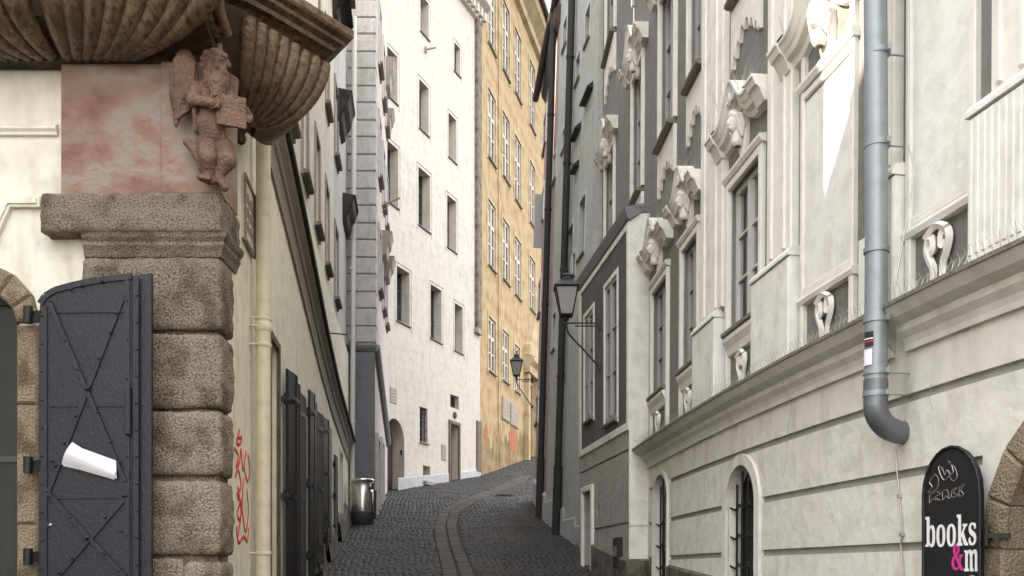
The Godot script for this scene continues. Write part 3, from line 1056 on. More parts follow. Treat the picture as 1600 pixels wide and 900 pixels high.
	# second floor
	for q in [[1080.0, 1104.0], [1034.0, 1057.0], [990.0, 1006.0], [947.0, 961.0], [1152.0, 1190.0]]:
		var s1 := w.s_of(q[0], 7.0)
		var s0 := w.s_of(q[1], 7.0)
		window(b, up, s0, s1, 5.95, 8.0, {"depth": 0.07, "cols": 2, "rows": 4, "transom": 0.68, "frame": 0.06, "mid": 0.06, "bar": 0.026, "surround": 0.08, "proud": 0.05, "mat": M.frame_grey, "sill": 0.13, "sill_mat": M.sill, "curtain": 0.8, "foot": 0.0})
		lambrequin(b, w, s0 - 0.06, s1 + 0.06, 5.25, 5.86)
		pediment(b, w, (s0 + s1) / 2, s1 - s0 + 0.50, 8.25, 8.65, head)
		if q[0] < 1000.0:
			window(b, up, s0, s1, 10.1, 11.9, {"depth": 0.07, "cols": 2, "rows": 3, "frame": 0.06, "mid": 0.06, "bar": 0.026, "surround": 0.08, "proud": 0.05, "mat": M.frame_grey, "sill": 0.13, "curtain": 0.8, "foot": 0.0})
			lambrequin(b, w, s0 - 0.06, s1 + 0.06, 9.3, 10.0)
	st = S()
	face(st, up, 0.0, s_end, H - 0.2, 13.2, up.holes)
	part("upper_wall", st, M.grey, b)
	st = S()
	sweep(st, w, 0.0, s_end, [Vector2(0, 12.95), Vector2(0.12, 13.0), Vector2(0.2, 13.2), Vector2(0.5, 13.35), Vector2(0.55, 13.5), Vector2(0.0, 13.8)])
	part("eaves_cornice", st, M.stucco, b)
	st = S()
	for i in BAROQUE.size() - 1:
		quad(st, w.at(w.c[i], 13.75), w.at(w.c[i + 1], 13.75), Vector3(9.0, 16.6 + EYE, -BAROQUE[i + 1].y), Vector3(9.0, 16.6 + EYE, -BAROQUE[i].y))
	var a: Vector3 = w.at(0, 0)
	var z: Vector3 = w.at(s_end, 0)
	for q in [[a, Vector3(12, 0, a.z)], [z, Vector3(12, 0, z.z)]]:
		quad(st, Vector3(q[0].x, -2, q[0].z), Vector3(12, -2, q[0].z), Vector3(12, 18, q[0].z), Vector3(q[0].x, 15.3, q[0].z))
	quad(st, Vector3(12, -2, a.z), Vector3(12, -2, z.z), Vector3(12, 18, z.z), Vector3(12, 18, a.z))
	part("roof", st, M.tile, b)
	# a short cable clipped to the lower wall, an old wire loop and a hook
	st = S()
	var cab := []
	for q in [[1401.0, 700.0], [1403.0, 730.0], [1408.0, 775.0], [1411.0, 835.0], [1410.0, 850.0], [1414.0, 905.0], [1413.0, 960.0]]:
		var s := w.s_of(q[0])
		cab.append(w.at(s, w.h_of(s, q[1]), 0.012))
	tube(st, smooth_curve(cab, 4), 0.006, 6)
	for k in [2, 3]: obox(st, cab[k], Vector3(0.014, 0.012, 0.014))
	part("cable", st, M.wire, b)
	for ln in [[[1236, 618], [1235, 640], [1231, 668], [1229, 695], [1226, 720], [1224, 746]], [[1501, 489], [1512, 486], [1513, 515], [1503, 519]], [[1168, 720], [1172, 738], [1170, 750]], [[1455, 600], [1452, 622], [1456, 640]]]:
		st = S()
		var pts := []
		for q in ln:
			var s := w.s_of(q[0])
			pts.append(w.at(s, w.h_of(s, q[1]), 0.001))
		tube(st, pts, 0.0022, 5)
		part("wall_crack", st, M.joint, b)

func drainpipe_grey(w: Wall) -> void:
	var s := w.s_of(1367, 1.0, 0.25)
	var base := w.at(s, w.h_of(s, 690), 0.26)
	var t := thing("drainpipe", "thick grey zinc drainpipe with an elbow at its foot crossing the white house's cornice", "drainpipe", base)
	var st := S()
	var pts := []
	for q in [[9.6, 0.30], [4.0, 0.27], [3.3, 0.26], [2.2, 0.25], [1.5, 0.25], [1.30, 0.25]]: pts.append(w.at(s, q[0], q[1]))
	tube(st, pts, 0.077, 20)
	part("pipe", st, M.zinc, t)
	st = S()
	tube(st, [w.at(s, 1.31, 0.25), w.at(s, 1.12, 0.25)], 0.082, 20)
	var el := []
	for k in 11:
		var a := k / 10.0 * PI / 2 * 1.05
		el.append(w.at(s + 0.07 * (1.0 - cos(a)), 1.13 - 0.17 * sin(a), 0.25 - 0.23 * (1.0 - cos(a))))
	tube(st, el, 0.082, 20)
	part("elbow", st, M.zinc_dark, t)
	for h in [3.56, 2.93, 2.2, 1.72, 1.36, 1.21]:
		st = S()
		var hh: float = h
		tube(st, [w.at(s, hh + 0.018, 0.25 + maxf(0, hh - 3.0) * 0.004), w.at(s, hh - 0.018, 0.25 + maxf(0, hh - 3.0) * 0.004)], 0.087, 20)
		if h != 2.2:
			bar(st, w.at(s, hh, 0.0), w.at(s, hh, 0.18), 0.016, 0.006, Vector3.UP)
			obox(st, w.at(s - 0.09, hh, 0.22), Vector3(0.014, 0.018, 0.014))
		part("pipe_clamp", st, M.zinc, t)
	# lightning wire beside the pipe
	st = S()
	tube(st, [w.at(s - 0.13, 4.5, 0.10), w.at(s - 0.13, 2.9, 0.10), w.at(s - 0.15, 2.7, 0.06), w.at(s - 0.15, 1.9, 0.20)], 0.006, 6)
	part("wire", st, M.wire, t)
	# stickers
	for q in [[1.63, 1.53, M.tar], [1.565, 1.557, M.red], [1.585, 1.577, M.print_white], [1.51, 1.40, M.paper]]:
		st = S()
		for k in 5:
			var a0 := -0.15 + k * 0.17 + (0.0 if q[2] != M.paper else -0.1)
			var a1 := a0 + 0.17
			var c := w.at(s, 0, 0.25)
			var nn := w.normal(s).rotated(Vector3.UP, 0.75)
			var r := 0.079 if q[2] == M.tar or q[2] == M.paper else 0.080
			var d0 := nn.rotated(Vector3.UP, a0 - 0.5) * r
			var d1 := nn.rotated(Vector3.UP, a1 - 0.5) * r
			quad(st, c + d0 + Vector3(0, q[1], 0), c + d1 + Vector3(0, q[1], 0), c + d1 + Vector3(0, q[0], 0), c + d0 + Vector3(0, q[0], 0))
		part("sticker", st, q[2], t)

func text_mesh(txt: String, m: Material, size: float, font: String, bold := true) -> TextMesh:
	var t := TextMesh.new()
	var f := SystemFont.new()
	f.font_names = PackedStringArray([font])
	f.font_weight = 700 if bold else 400
	t.font = f
	t.text = txt
	t.font_size = 64
	t.pixel_size = size / 64.0
	t.depth = 0.003
	t.horizontal_alignment = HORIZONTAL_ALIGNMENT_LEFT
	t.material = m
	return t

func books_board(w: Wall) -> void:
	# an arched leaf, hinged at the doorway and swung back almost flat against the wall
	var s_h := w.s_of(1563)
	var hinge := w.at(s_h, -1.7, 0.09)
	var t := thing("shop_shutter", "black round-topped shutter leaf lettered books beside the stone doorway", "sign", hinge)
	var along := (w.at(s_h + 0.7, 0, 0) - w.at(s_h, 0, 0)).normalized()
	var nn := w.normal(s_h)
	along = (along + nn * 0.12).normalized()
	var front := along.cross(Vector3.UP).normalized()
	if front.dot(nn) < 0: front = -front
	var pw := Wall.new([Vector2(hinge.x, -hinge.z), Vector2(hinge.x + along.x * 2, -hinge.z - along.z * 2)], -1.0)
	var w0 := 0.035
	var w1 := 0.515
	# outline in (s, h)
	var o := PackedVector2Array([Vector2(w1, -1.7), Vector2(w0, -1.7), Vector2(w0, 0.46)])
	for k in 13:
		var a := PI * k / 12.0
		o.append(Vector2((w0 + w1) / 2 - cos(a) * (w1 - w0) / 2, 0.46 + sin(a) * 0.30))
	o.append(Vector2(w1, 0.46))
	var st := S()
	prism(st, pw, o, -0.02, 0.012, 0.0)
	part("leaf", st, M.board, t)
	st = S() # raised rim
	for i in range(1, o.size() - 1):
		var a := pw.at(o[i].x, o[i].y, 0.014)
		var b2 := pw.at(o[i + 1].x, o[i + 1].y, 0.014)
		tube(st, [a, b2], 0.012, 6)
	tube(st, [pw.at(w1, 0.46, 0.014), pw.at(w1, -1.7, 0.014)], 0.012, 6)
	part("rim", st, M.black, t)
	for h in [0.2, -1.2]:
		st = S()
		tube(st, [pw.at(-0.005, h - 0.06, 0), pw.at(-0.005, h + 0.06, 0)], 0.018, 8)
		bar(st, pw.at(-0.01, h, -0.02), pw.at(0.034, h, -0.02), 0.05, 0.04, front)
		bar(st, pw.at(-0.02, h, 0.0), w.at(s_h - 0.10, h, 0.02), 0.05, 0.03, Vector3.UP)
		part("hinge", st, M.black, t)
	var bas := Basis(-along, Vector3.UP, front)
	if bas.determinant() < 0: bas = Basis(along, Vector3.UP, front)
	var words := [["books", M.print_white, 0.25, 0.497, 0.232, 0.435, "Droid Serif"], ["&", M.magenta, 0.22, 0.265, 0.072, 0.10, "Droid Serif"], ["m", M.print_white, 0.24, 0.16, 0.072, 0.115, "Droid Serif"]]
	words = words.slice(0, 3) + [["e", M.print_white, 0.24, 0.145, -0.085, 0.10, "Droid Serif"]]
	for q in words:
		var tm := text_mesh(q[0], q[1], q[2], q[6])
		var bb := tm.get_aabb()
		var o2 := MeshInstance3D.new()
		o2.name = "lettering" if not t.has_node("lettering") else "lettering_%03d" % t.get_child_count()
		o2.mesh = tm
		t.add_child(o2, true)
		var sx: float = q[5] / maxf(bb.size.x, 0.01)
		o2.transform = Transform3D(bas * Basis.from_scale(Vector3(sx, 1.0, 1.0)), pw.at(q[3], q[4], 0.013) - hinge - bas.x * bb.position.x * sx)
	# outlined scrawl above the word
	st = S()
	for ln in [[[0.44, 0.50], [0.50, 0.42], [0.47, 0.36], [0.52, 0.30], [0.42, 0.33], [0.40, 0.44], [0.44, 0.50]], [[0.36, 0.56], [0.40, 0.58], [0.37, 0.47], [0.33, 0.42], [0.28, 0.48], [0.31, 0.53], [0.33, 0.48], [0.36, 0.56]], [[0.26, 0.58], [0.22, 0.54], [0.20, 0.44], [0.24, 0.40], [0.28, 0.46], [0.24, 0.50], [0.26, 0.58]], [[0.30, 0.63], [0.27, 0.61], [0.29, 0.59]], [[0.50, 0.27], [0.43, 0.30], [0.38, 0.27], [0.44, 0.24], [0.38, 0.20], [0.47, 0.22], [0.50, 0.18], [0.50, 0.27]], [[0.36, 0.29], [0.31, 0.31], [0.28, 0.21], [0.32, 0.24], [0.35, 0.20], [0.36, 0.29]], [[0.25, 0.30], [0.20, 0.32], [0.24, 0.27], [0.19, 0.24], [0.25, 0.22], [0.26, 0.26], [0.25, 0.30]], [[0.17, 0.33], [0.12, 0.35], [0.16, 0.29], [0.13, 0.24], [0.18, 0.23], [0.17, 0.33]]]:
		var pts := []
		for q in ln: pts.append(pw.at(0.475 - (0.52 - q[0]) * 0.80, 0.425 + (q[1] - 0.18) * 0.56, 0.014))
		tube(st, smooth_curve(pts, 5), 0.0022, 5)
	part("outline_drawing", st, M.wire, t)

const SLATE := [Vector2(1.755, 14.4), Vector2(1.27, 18.1)]
func slate_house() -> void:
	var w := Wall.new(SLATE, -1.0, 0.0)
	var b := thing("annex_house", "low projecting house with a dark slate field, two shuttered windows and a sloping ledge", "house", w.at(1.8, ground(16.0)))
	# white return wall facing down the lane
	var r := Wall.new([Vector2(1.755, 14.4), Vector2(2.20, 14.38)], 1.0)
	for h in [-0.36, 0.12, 0.64, 1.15]:
		if h < 1.0: hole(r, 0.001, 0.444, h - 0.022, h + 0.022, 0.025, true)
	var st := S()
	face(st, r, 0.0, 0.445, -3.0, 5.42, r.holes)
	part("return_wall", st, M.white_low, b)
	st = S()
	sweep(st, r, -0.03, 0.40, [Vector2(0, -2.0), Vector2(0.05, -2.0), Vector2(0.05, 0.13), Vector2(0, 0.16)])
	part("plinth", st, M.plinth, b)
	# facade
	for q in [[946.0, 965.0, 440.0, 658.0], [914.0, 928.0, 490.0, 655.0]]:
		px_window(b, w, q[1], q[0], q[2], q[3], {"depth": 0.02, "cols": 2, "rows": 3, "frame": 0.07, "mid": 0.07, "bar": 0.03, "surround": 0.085, "proud": 0.02, "surround_mat": M.stucco, "mat": M.frame_grey, "curtain": 1.0, "sill": 0.06})
	hole(w, w.s_of(926), w.s_of(913), -1.0, 1.40, 0.25, true) # side door niche
	hole(w, w.s_of(936), w.s_of(933), 0.92, 1.1, 0.1, true)
	for h in [0.70, 1.15]:
		if h < 1.0: hole(w, 0.001, w.s_of(928) , h - 0.022, h + 0.022, 0.025, true)
		else: hole(w, 0.001, w.s_of(907), 1.78, 1.82, 0.025, true)
	st = S()
	face(st, w, 0.0, w.length(), -3.0, 5.42, w.holes)
	part("facade", st, M.grey_low, b)
	st = S() # dark field
	var L := w.length()
	var pad := Wall.new(SLATE, -1.0, 0.0)
	for q in w.holes: if q[2] > 2.0: pad.holes.append([q[0], q[1], q[2], q[3], 0.0, false, -1e9])
	for i in pad.p.size(): pad.p[i] -= Vector2(0.004, 0.0005)
	face(st, pad, 0.10, L - 0.22, 2.22, 5.12, pad.holes)
	part("slate_field", st, M.slate, b)
	st = S()
	for m in [[0.0, 0.10, 2.1, 5.22], [L - 0.22, L - 0.02, 2.1, 5.22], [0.10, L - 0.22, 2.1, 2.22], [0.10, L - 0.22, 5.12, 5.22]]: wbevel(st, w, m[0], m[1], m[2], m[3], -0.01, 0.02, 0.006)
	part("field_border", st, M.white_low, b)
	st = S()
	sweep(st, w, -0.05, L, [Vector2(0, 5.24), Vector2(0.03, 5.26), Vector2(0.07, 5.38), Vector2(0.08, 5.42), Vector2(-0.5, 5.56)])
	sweep(st, r, -0.05, 0.5, [Vector2(0, 5.34), Vector2(0.015, 5.36), Vector2(0.03, 5.41), Vector2(0.04, 5.43), Vector2(-0.3, 5.5)])
	part("ledge", st, M.lead, b)
	st = S() # door frame
	var d0 := w.s_of(926)
	var d1 := w.s_of(913)
	for m in [[d0 - 0.12, d0, -1.0, 1.5], [d1, d1 + 0.12, -1.0, 1.5], [d0, d1, 1.40, 1.5]]: wbevel(st, w, m[0], m[1], m[2], m[3], -0.01, 0.05, 0.01)
	var dr := part("door_surround", st, M.white_low, b)
	st = S()
	wbox(st, w, d0 + 0.01, d1 - 0.01, -1.0, 1.38, -0.24, -0.2)
	part("door", st, M.frame_grey, dr)
	st = S()
	sweep(st, w, -0.03, d0 - 0.13, [Vector2(0, -1.6), Vector2(0.06, -1.6), Vector2(0.06, 0.12), Vector2(0, 0.16)], 0.3)
	sweep(st, w, d1 + 0.13, L, [Vector2(0, -1.6), Vector2(0.06, -1.6), Vector2(0.06, 0.42), Vector2(0, 0.46)], 0.1)
	part("plinth", st, M.plinth, b)
	st = S()
	shell(st, [Vector2(1.755, 14.4), Vector2(2.2, 14.4), Vector2(2.6, 18.1), Vector2(1.27, 18.1)], -3.0, 5.45, 1, false)
	part("roof", st, M.lead, b)
	# meter box
	var mb := thing("meter_box", "small dark metal meter box low on the corner of the slate house", "box", w.at(0.1, 0.02))
	st = S()
	wbevel(st, w, w.s_of(973), w.s_of(966), 0.03, 0.50, 0.0, 0.09, 0.01)
	part("case", st, M.tar, mb)
	st = S()
	wbevel(st, w, w.s_of(972.3), w.s_of(966.7), 0.20, 0.36, 0.09, 0.095, 0.003)
	part("label_plate", st, M.sill, mb)

const GREENISH := [Vector2(1.47, 19.8), Vector2(1.14, 22.4), Vector2(0.83, 24.8)]
const PINKISH := [Vector2(0.83, 24.8), Vector2(0.61, 29.0)]
func far_right_houses() -> void:
	var w := Wall.new(GREENISH, -1.0, 0.030)
	var b := thing("green_grey_house", "tall narrow pale green-grey house with small windows between dark drainpipes on the right", "house", w.at(2.5, ground(21.0)))
	for q in [[911.0, 921.0, 310.0, 398.0], [891.0, 900.0, 355.0, 438.0], [925.0, 933.0, 12.0, 62.0], [908.0, 915.0, 86.0, 124.0], [898.0, 904.0, 398.0, 430.0], [866.0, 871.0, 490.0, 545.0], [868.0, 873.0, 240.0, 280.0], [884.0, 890.0, 200.0, 232.0], [886.0, 892.0, 30.0, 70.0]]:
		px_window(b, w, q[1], q[0], q[2], q[3], {"depth": 0.10, "cols": 2, "rows": 3, "frame": 0.05, "surround": 0.09, "proud": 0.015, "surround_mat": M.pale, "mat": M.frame_grey, "sill": 0.05})
	for q in [[918.0, 931.0, 140.0, 172.0], [902.0, 912.0, 200.0, 226.0], [904.0, 911.0, 255.0, 297.0]]:
		var s0 := w.s_of(q[1], 12.0)
		var s1 := w.s_of(q[0], 12.0)
		var sm := (s0 + s1) / 2
		var st2 := S()
		sweep(st2, w, s0, s1, [Vector2(0, w.h_of(sm, q[2])), Vector2(0.14, w.h_of(sm, q[2]) - 0.12), Vector2(0.14, w.h_of(sm, q[2]) - 0.15), Vector2(0, w.h_of(sm, q[2]) - 0.15)])
		part("vent_hood", st2, M.black, b)
	# big lattice window and a door at street level
	window(b, w, 0.15, 0.95, 1.60, 3.6, {"depth": 0.12, "cols": 4, "rows": 6, "frame": 0.05, "bar": 0.03, "mid": 0.03, "mat": M.black, "panes": true})
	hole(w, w.s_of(868), w.s_of(861), 0.0, 3.0, 0.2, true)
	var st := S()
	face(st, w, 0.0, w.length(), -2.0, 16.0, w.holes)
	part("facade", st, M.green, b)
	st = S()
	wbox(st, w, w.s_of(868) + 0.01, w.s_of(861) - 0.01, 0.0, 2.98, -0.19, -0.14)
	part("door", st, M.wood, b)
	st = S()
	shell_lean(st, w, 9.0, -2.0, 16.0, 0.03)
	part("end_walls", st, M.green, b)
	for q in [[0.02, 0.9, 0.95], [0.92, 2.3, 1.15], [2.32, 3.6, 1.45], [3.62, 5.0, 1.75]]:
		st = S()
		var g0 := ground(w.d_of(q[0])) - 0.6
		sweep(st, w, q[0], q[1], [Vector2(0, g0), Vector2(0.05, g0), Vector2(0.05, q[2] - 0.04), Vector2(0.035, q[2] - 0.015), Vector2(0, q[2])])
		part("plinth_slab", st, M.skirting, b)
	# pink house
	var v := Wall.new(PINKISH, -1.0, 0.029)
	var c := thing("pink_house", "narrow dusky pink house with a dark overhanging gutter, last on the right", "house", v.at(2.4, ground(26.5)))
	for q in [[838.0, 842.0, 620.0, 660.0], [842.0, 846.0, 440.0, 490.0], [846.0, 851.0, 300.0, 350.0], [850.0, 855.0, 180.0, 230.0]]:
		px_window(c, v, q[1], q[0], q[2], q[3], {"depth": 0.10, "cols": 2, "rows": 3, "frame": 0.06, "surround": 0.1, "surround_mat": M.stucco, "mat": M.frame, "sill": 0.06})
	st = S()
	face(st, v, 0.0, v.length(), -1.0, 15.0, v.holes)
	part("facade", st, M.pink, c)
	st = S()
	shell_lean(st, v, 9.0, -1.0, 15.0, 0.01)
	part("end_walls", st, M.pink, c)
	st = S() # boxed eaves and a half-round gutter
	sweep(st, v, 0.0, v.length() + 0.05, [Vector2(0.0, 14.1), Vector2(0.12, 14.3), Vector2(0.16, 14.5), Vector2(-2.0, 16.5)])
	part("eaves", st, M.wood, c)
	st = S()
	tube(st, [v.at(0.0, 14.9, 0.10), v.at(v.length() * 0.5, 14.6, 0.22), v.at(v.length() + 0.1, 14.25, 0.30)], 0.10, 10)
	part("gutter", st, M.wood, c)
	st = S()
	sweep(st, v, 0.0, v.length(), [Vector2(0, 0.0), Vector2(0.06, 0.0), Vector2(0.06, 1.9), Vector2(0, 1.95)], 0.8)
	part("plinth", st, M.skirting, c)
	# window shutter standing open high on the pink house
	st = S()
	for q in [[840.0, 310.0, 360.0]]:
		var s := v.s_of(848, 10.0)
		bar(st, v.at(s, 9.6, 0.02), v.at(s, 11.2, 0.02), 0.5, 0.03, v.normal(s).cross(Vector3.UP))
	part("open_shutter", st, M.frame_grey, c)
	# dark drainpipes
	for q in [[w, 869.0, "dark drainpipe in front of the green-grey house, the nearer of the two black ones", 22.5], [v, 841.0, "dark drainpipe on the pink house, the farther of the two black ones", 25.4]]:
		var u: Wall = q[0]
		var s := u.s_at_d(q[3])
		var t := thing("drainpipe", q[2], "drainpipe", u.at(s, ground(q[3]), 0.12))
		st = S()
		tube(st, [u.at(s, ground(q[3]) - 0.1, 0.12), u.at(s, 15.5, 0.12)], 0.085, 12)
		part("pipe", st, M.tar, t)
		for h in [2.0, 4.5, 7.0, 9.5, 12.0]:
			st = S()
			tube(st, [u.at(s, h, 0.12), u.at(s, h + 0.06, 0.12)], 0.10, 12)
			part("pipe_clamp", st, M.tar, t)
		st = S()
		tube(st, [u.at(s, ground(q[3]) - 0.05, 0.12), u.at(s, ground(q[3]) + 1.6, 0.12)], 0.105, 12)
		part("foot_sleeve", st, M.tar, t)

func lantern(at: Vector3, k: float, towards: Vector3, reach: float, drop: float, text: String) -> void: # a four-sided street lantern on a wall bracket; at = foot of the glass body
	var t := thing("street_lantern", text, "street lamp", at, "wall lanterns along the lane")
	var h := 0.46 * k
	var rb := 0.10 * k
	var rt := 0.185 * k
	var ang := atan2(towards.x, towards.z)
	var bs := Basis(Vector3.UP, ang)
	var cor := func(r: float, y: float, i: int) -> Vector3: return at + bs * Vector3([r, r, -r, -r][i], y, [r, -r, -r, r][i])
	for i in 4:
		var j := (i + 1) % 4
		var st := S()
		quad(st, cor.call(rb * 0.96, 0.02 * k, i), cor.call(rb * 0.96, 0.02 * k, j), cor.call(rt * 0.96, h, j), cor.call(rt * 0.96, h, i))
		part("pane", st, M.milk, t)
	var st := S()
	for i in 4:
		var j := (i + 1) % 4
		tube(st, [cor.call(rb, 0.0, i), cor.call(rt, h, i)], 0.012 * k, 6)
		tube(st, [cor.call(rb, 0.0, i), cor.call(rb, 0.0, j)], 0.014 * k, 6)
		tube(st, [cor.call(rt, h, i), cor.call(rt, h, j)], 0.016 * k, 6)
	quad(st, cor.call(rb, 0, 0), cor.call(rb, 0, 1), cor.call(rb, 0, 2), cor.call(rb, 0, 3))
	lathe(st, at + Vector3(0, -0.09 * k, 0), [Vector2(0.02, 0.0), Vector2(0.05, 0.02), Vector2(0.035, 0.05), Vector2(0.07, 0.09)].map(func(v): return v * k), 12)
	part("cage", st, M.black, t)
	st = S()
	for i in 4:
		var j := (i + 1) % 4
		quad(st, cor.call(rt * 1.16, h + 0.012, i), cor.call(rt * 1.16, h + 0.012, j), cor.call(rt * 0.42, h + 0.15 * k, j), cor.call(rt * 0.42, h + 0.15 * k, i))
		quad(st, cor.call(rt * 0.42, h + 0.15 * k, i), cor.call(rt * 0.42, h + 0.15 * k, j), cor.call(rt * 0.36, h + 0.21 * k, j), cor.call(rt * 0.36, h + 0.21 * k, i))
		tri(st, cor.call(rt * 0.5, h + 0.21 * k, i), cor.call(rt * 0.5, h + 0.21 * k, j), at + Vector3(0, h + 0.27 * k, 0))
	lathe(st, at + Vector3(0, h + 0.26 * k, 0), [Vector2(0.0, 0.09), Vector2(0.018, 0.07), Vector2(0.02, 0.05), Vector2(0.008, 0.03), Vector2(0.012, 0.0)].map(func(v): return v * k), 10)
	part("hood", st, M.black, t)
	st = S()
	var y := -0.13 * k
	var wallp := at + towards * reach
	tube(st, [at + Vector3(0, -0.08 * k, 0), at + Vector3(0, y - 0.06 * k, 0)], 0.018 * k, 8)
	bar(st, at + Vector3(0, y, 0) - towards * 0.04, wallp + Vector3(0, y, 0), 0.035 * k, 0.02 * k, Vector3.UP)
	bar(st, at + Vector3(0, y - 0.05 * k, 0) + towards * 0.15, wallp + Vector3(0, y - 0.05 * k, 0), 0.02 * k, 0.02 * k, Vector3.UP)
	tube(st, smooth_curve([at + Vector3(0, y - 0.05 * k, 0), at + Vector3(0, y - 0.2 * k, 0) + towards * reach * 0.1, at + Vector3(0, y - drop * 0.62, 0) + towards * reach * 0.55, wallp + Vector3(0, y - drop, 0)], 5), 0.016 * k, 8)
	for e in [0.0, 0.07]: bar(st, at + Vector3(0, y - 0.02, 0) + towards * (reach * 0.62 + e), at + Vector3(0, y + 0.05 * k, 0) + towards * (reach * 0.62 + e), 0.03 * k, 0.03 * k, towards)
	obox(st, wallp + Vector3(0, y - 0.02, 0), Vector3(0.03, 0.09 * k, 0.03))
	obox(st, wallp + Vector3(0, y - drop, 0), Vector3(0.025, 0.05 * k, 0.025))
	part("bracket", st, M.black, t)

# ------------------------------------------------------------------ left-hand houses
const FD := 7.5                       # distance of the corner pier's front
func FX(px: float, d := FD) -> float: return (px - 800.0) / F * d
func FH(py: float, d := FD) -> float: return (890.0 - py) / F * d
func P3(px: float, py: float, d: float) -> Vector3: return Vector3(FX(px, d), FH(py, d) + EYE, -d)

const SIDE := [Vector2(-2.42, 8.1), Vector2(-2.90, 12.5), Vector2(-3.33, 16.25), Vector2(-3.76, 20.0), Vector2(-4.27, 25.1)]

func ledge_h(d: float) -> float: # the moulded ledge drops as the lane climbs
	if d < 17.0: return lerpf(5.32, 4.16, (d - 9.0) / 8.0)
	return lerpf(4.16, 3.36, (d - 17.0) / 8.0)

func ledge_sweep(st: SurfaceTool, w: Wall, d0: float, d1: float, prof: Array) -> void:
	var n := 40
	var rings := []
	for i in n + 1:
		var d := lerpf(d0, d1, float(i) / n)
		var r := []
		for q in prof: r.append(w.at(w.s_at_d(d), ledge_h(d) + q.y, q.x))
		rings.append(r)
	for i in n:
		for j in prof.size() - 1: quad(st, rings[i][j], rings[i + 1][j], rings[i + 1][j + 1], rings[i][j + 1])

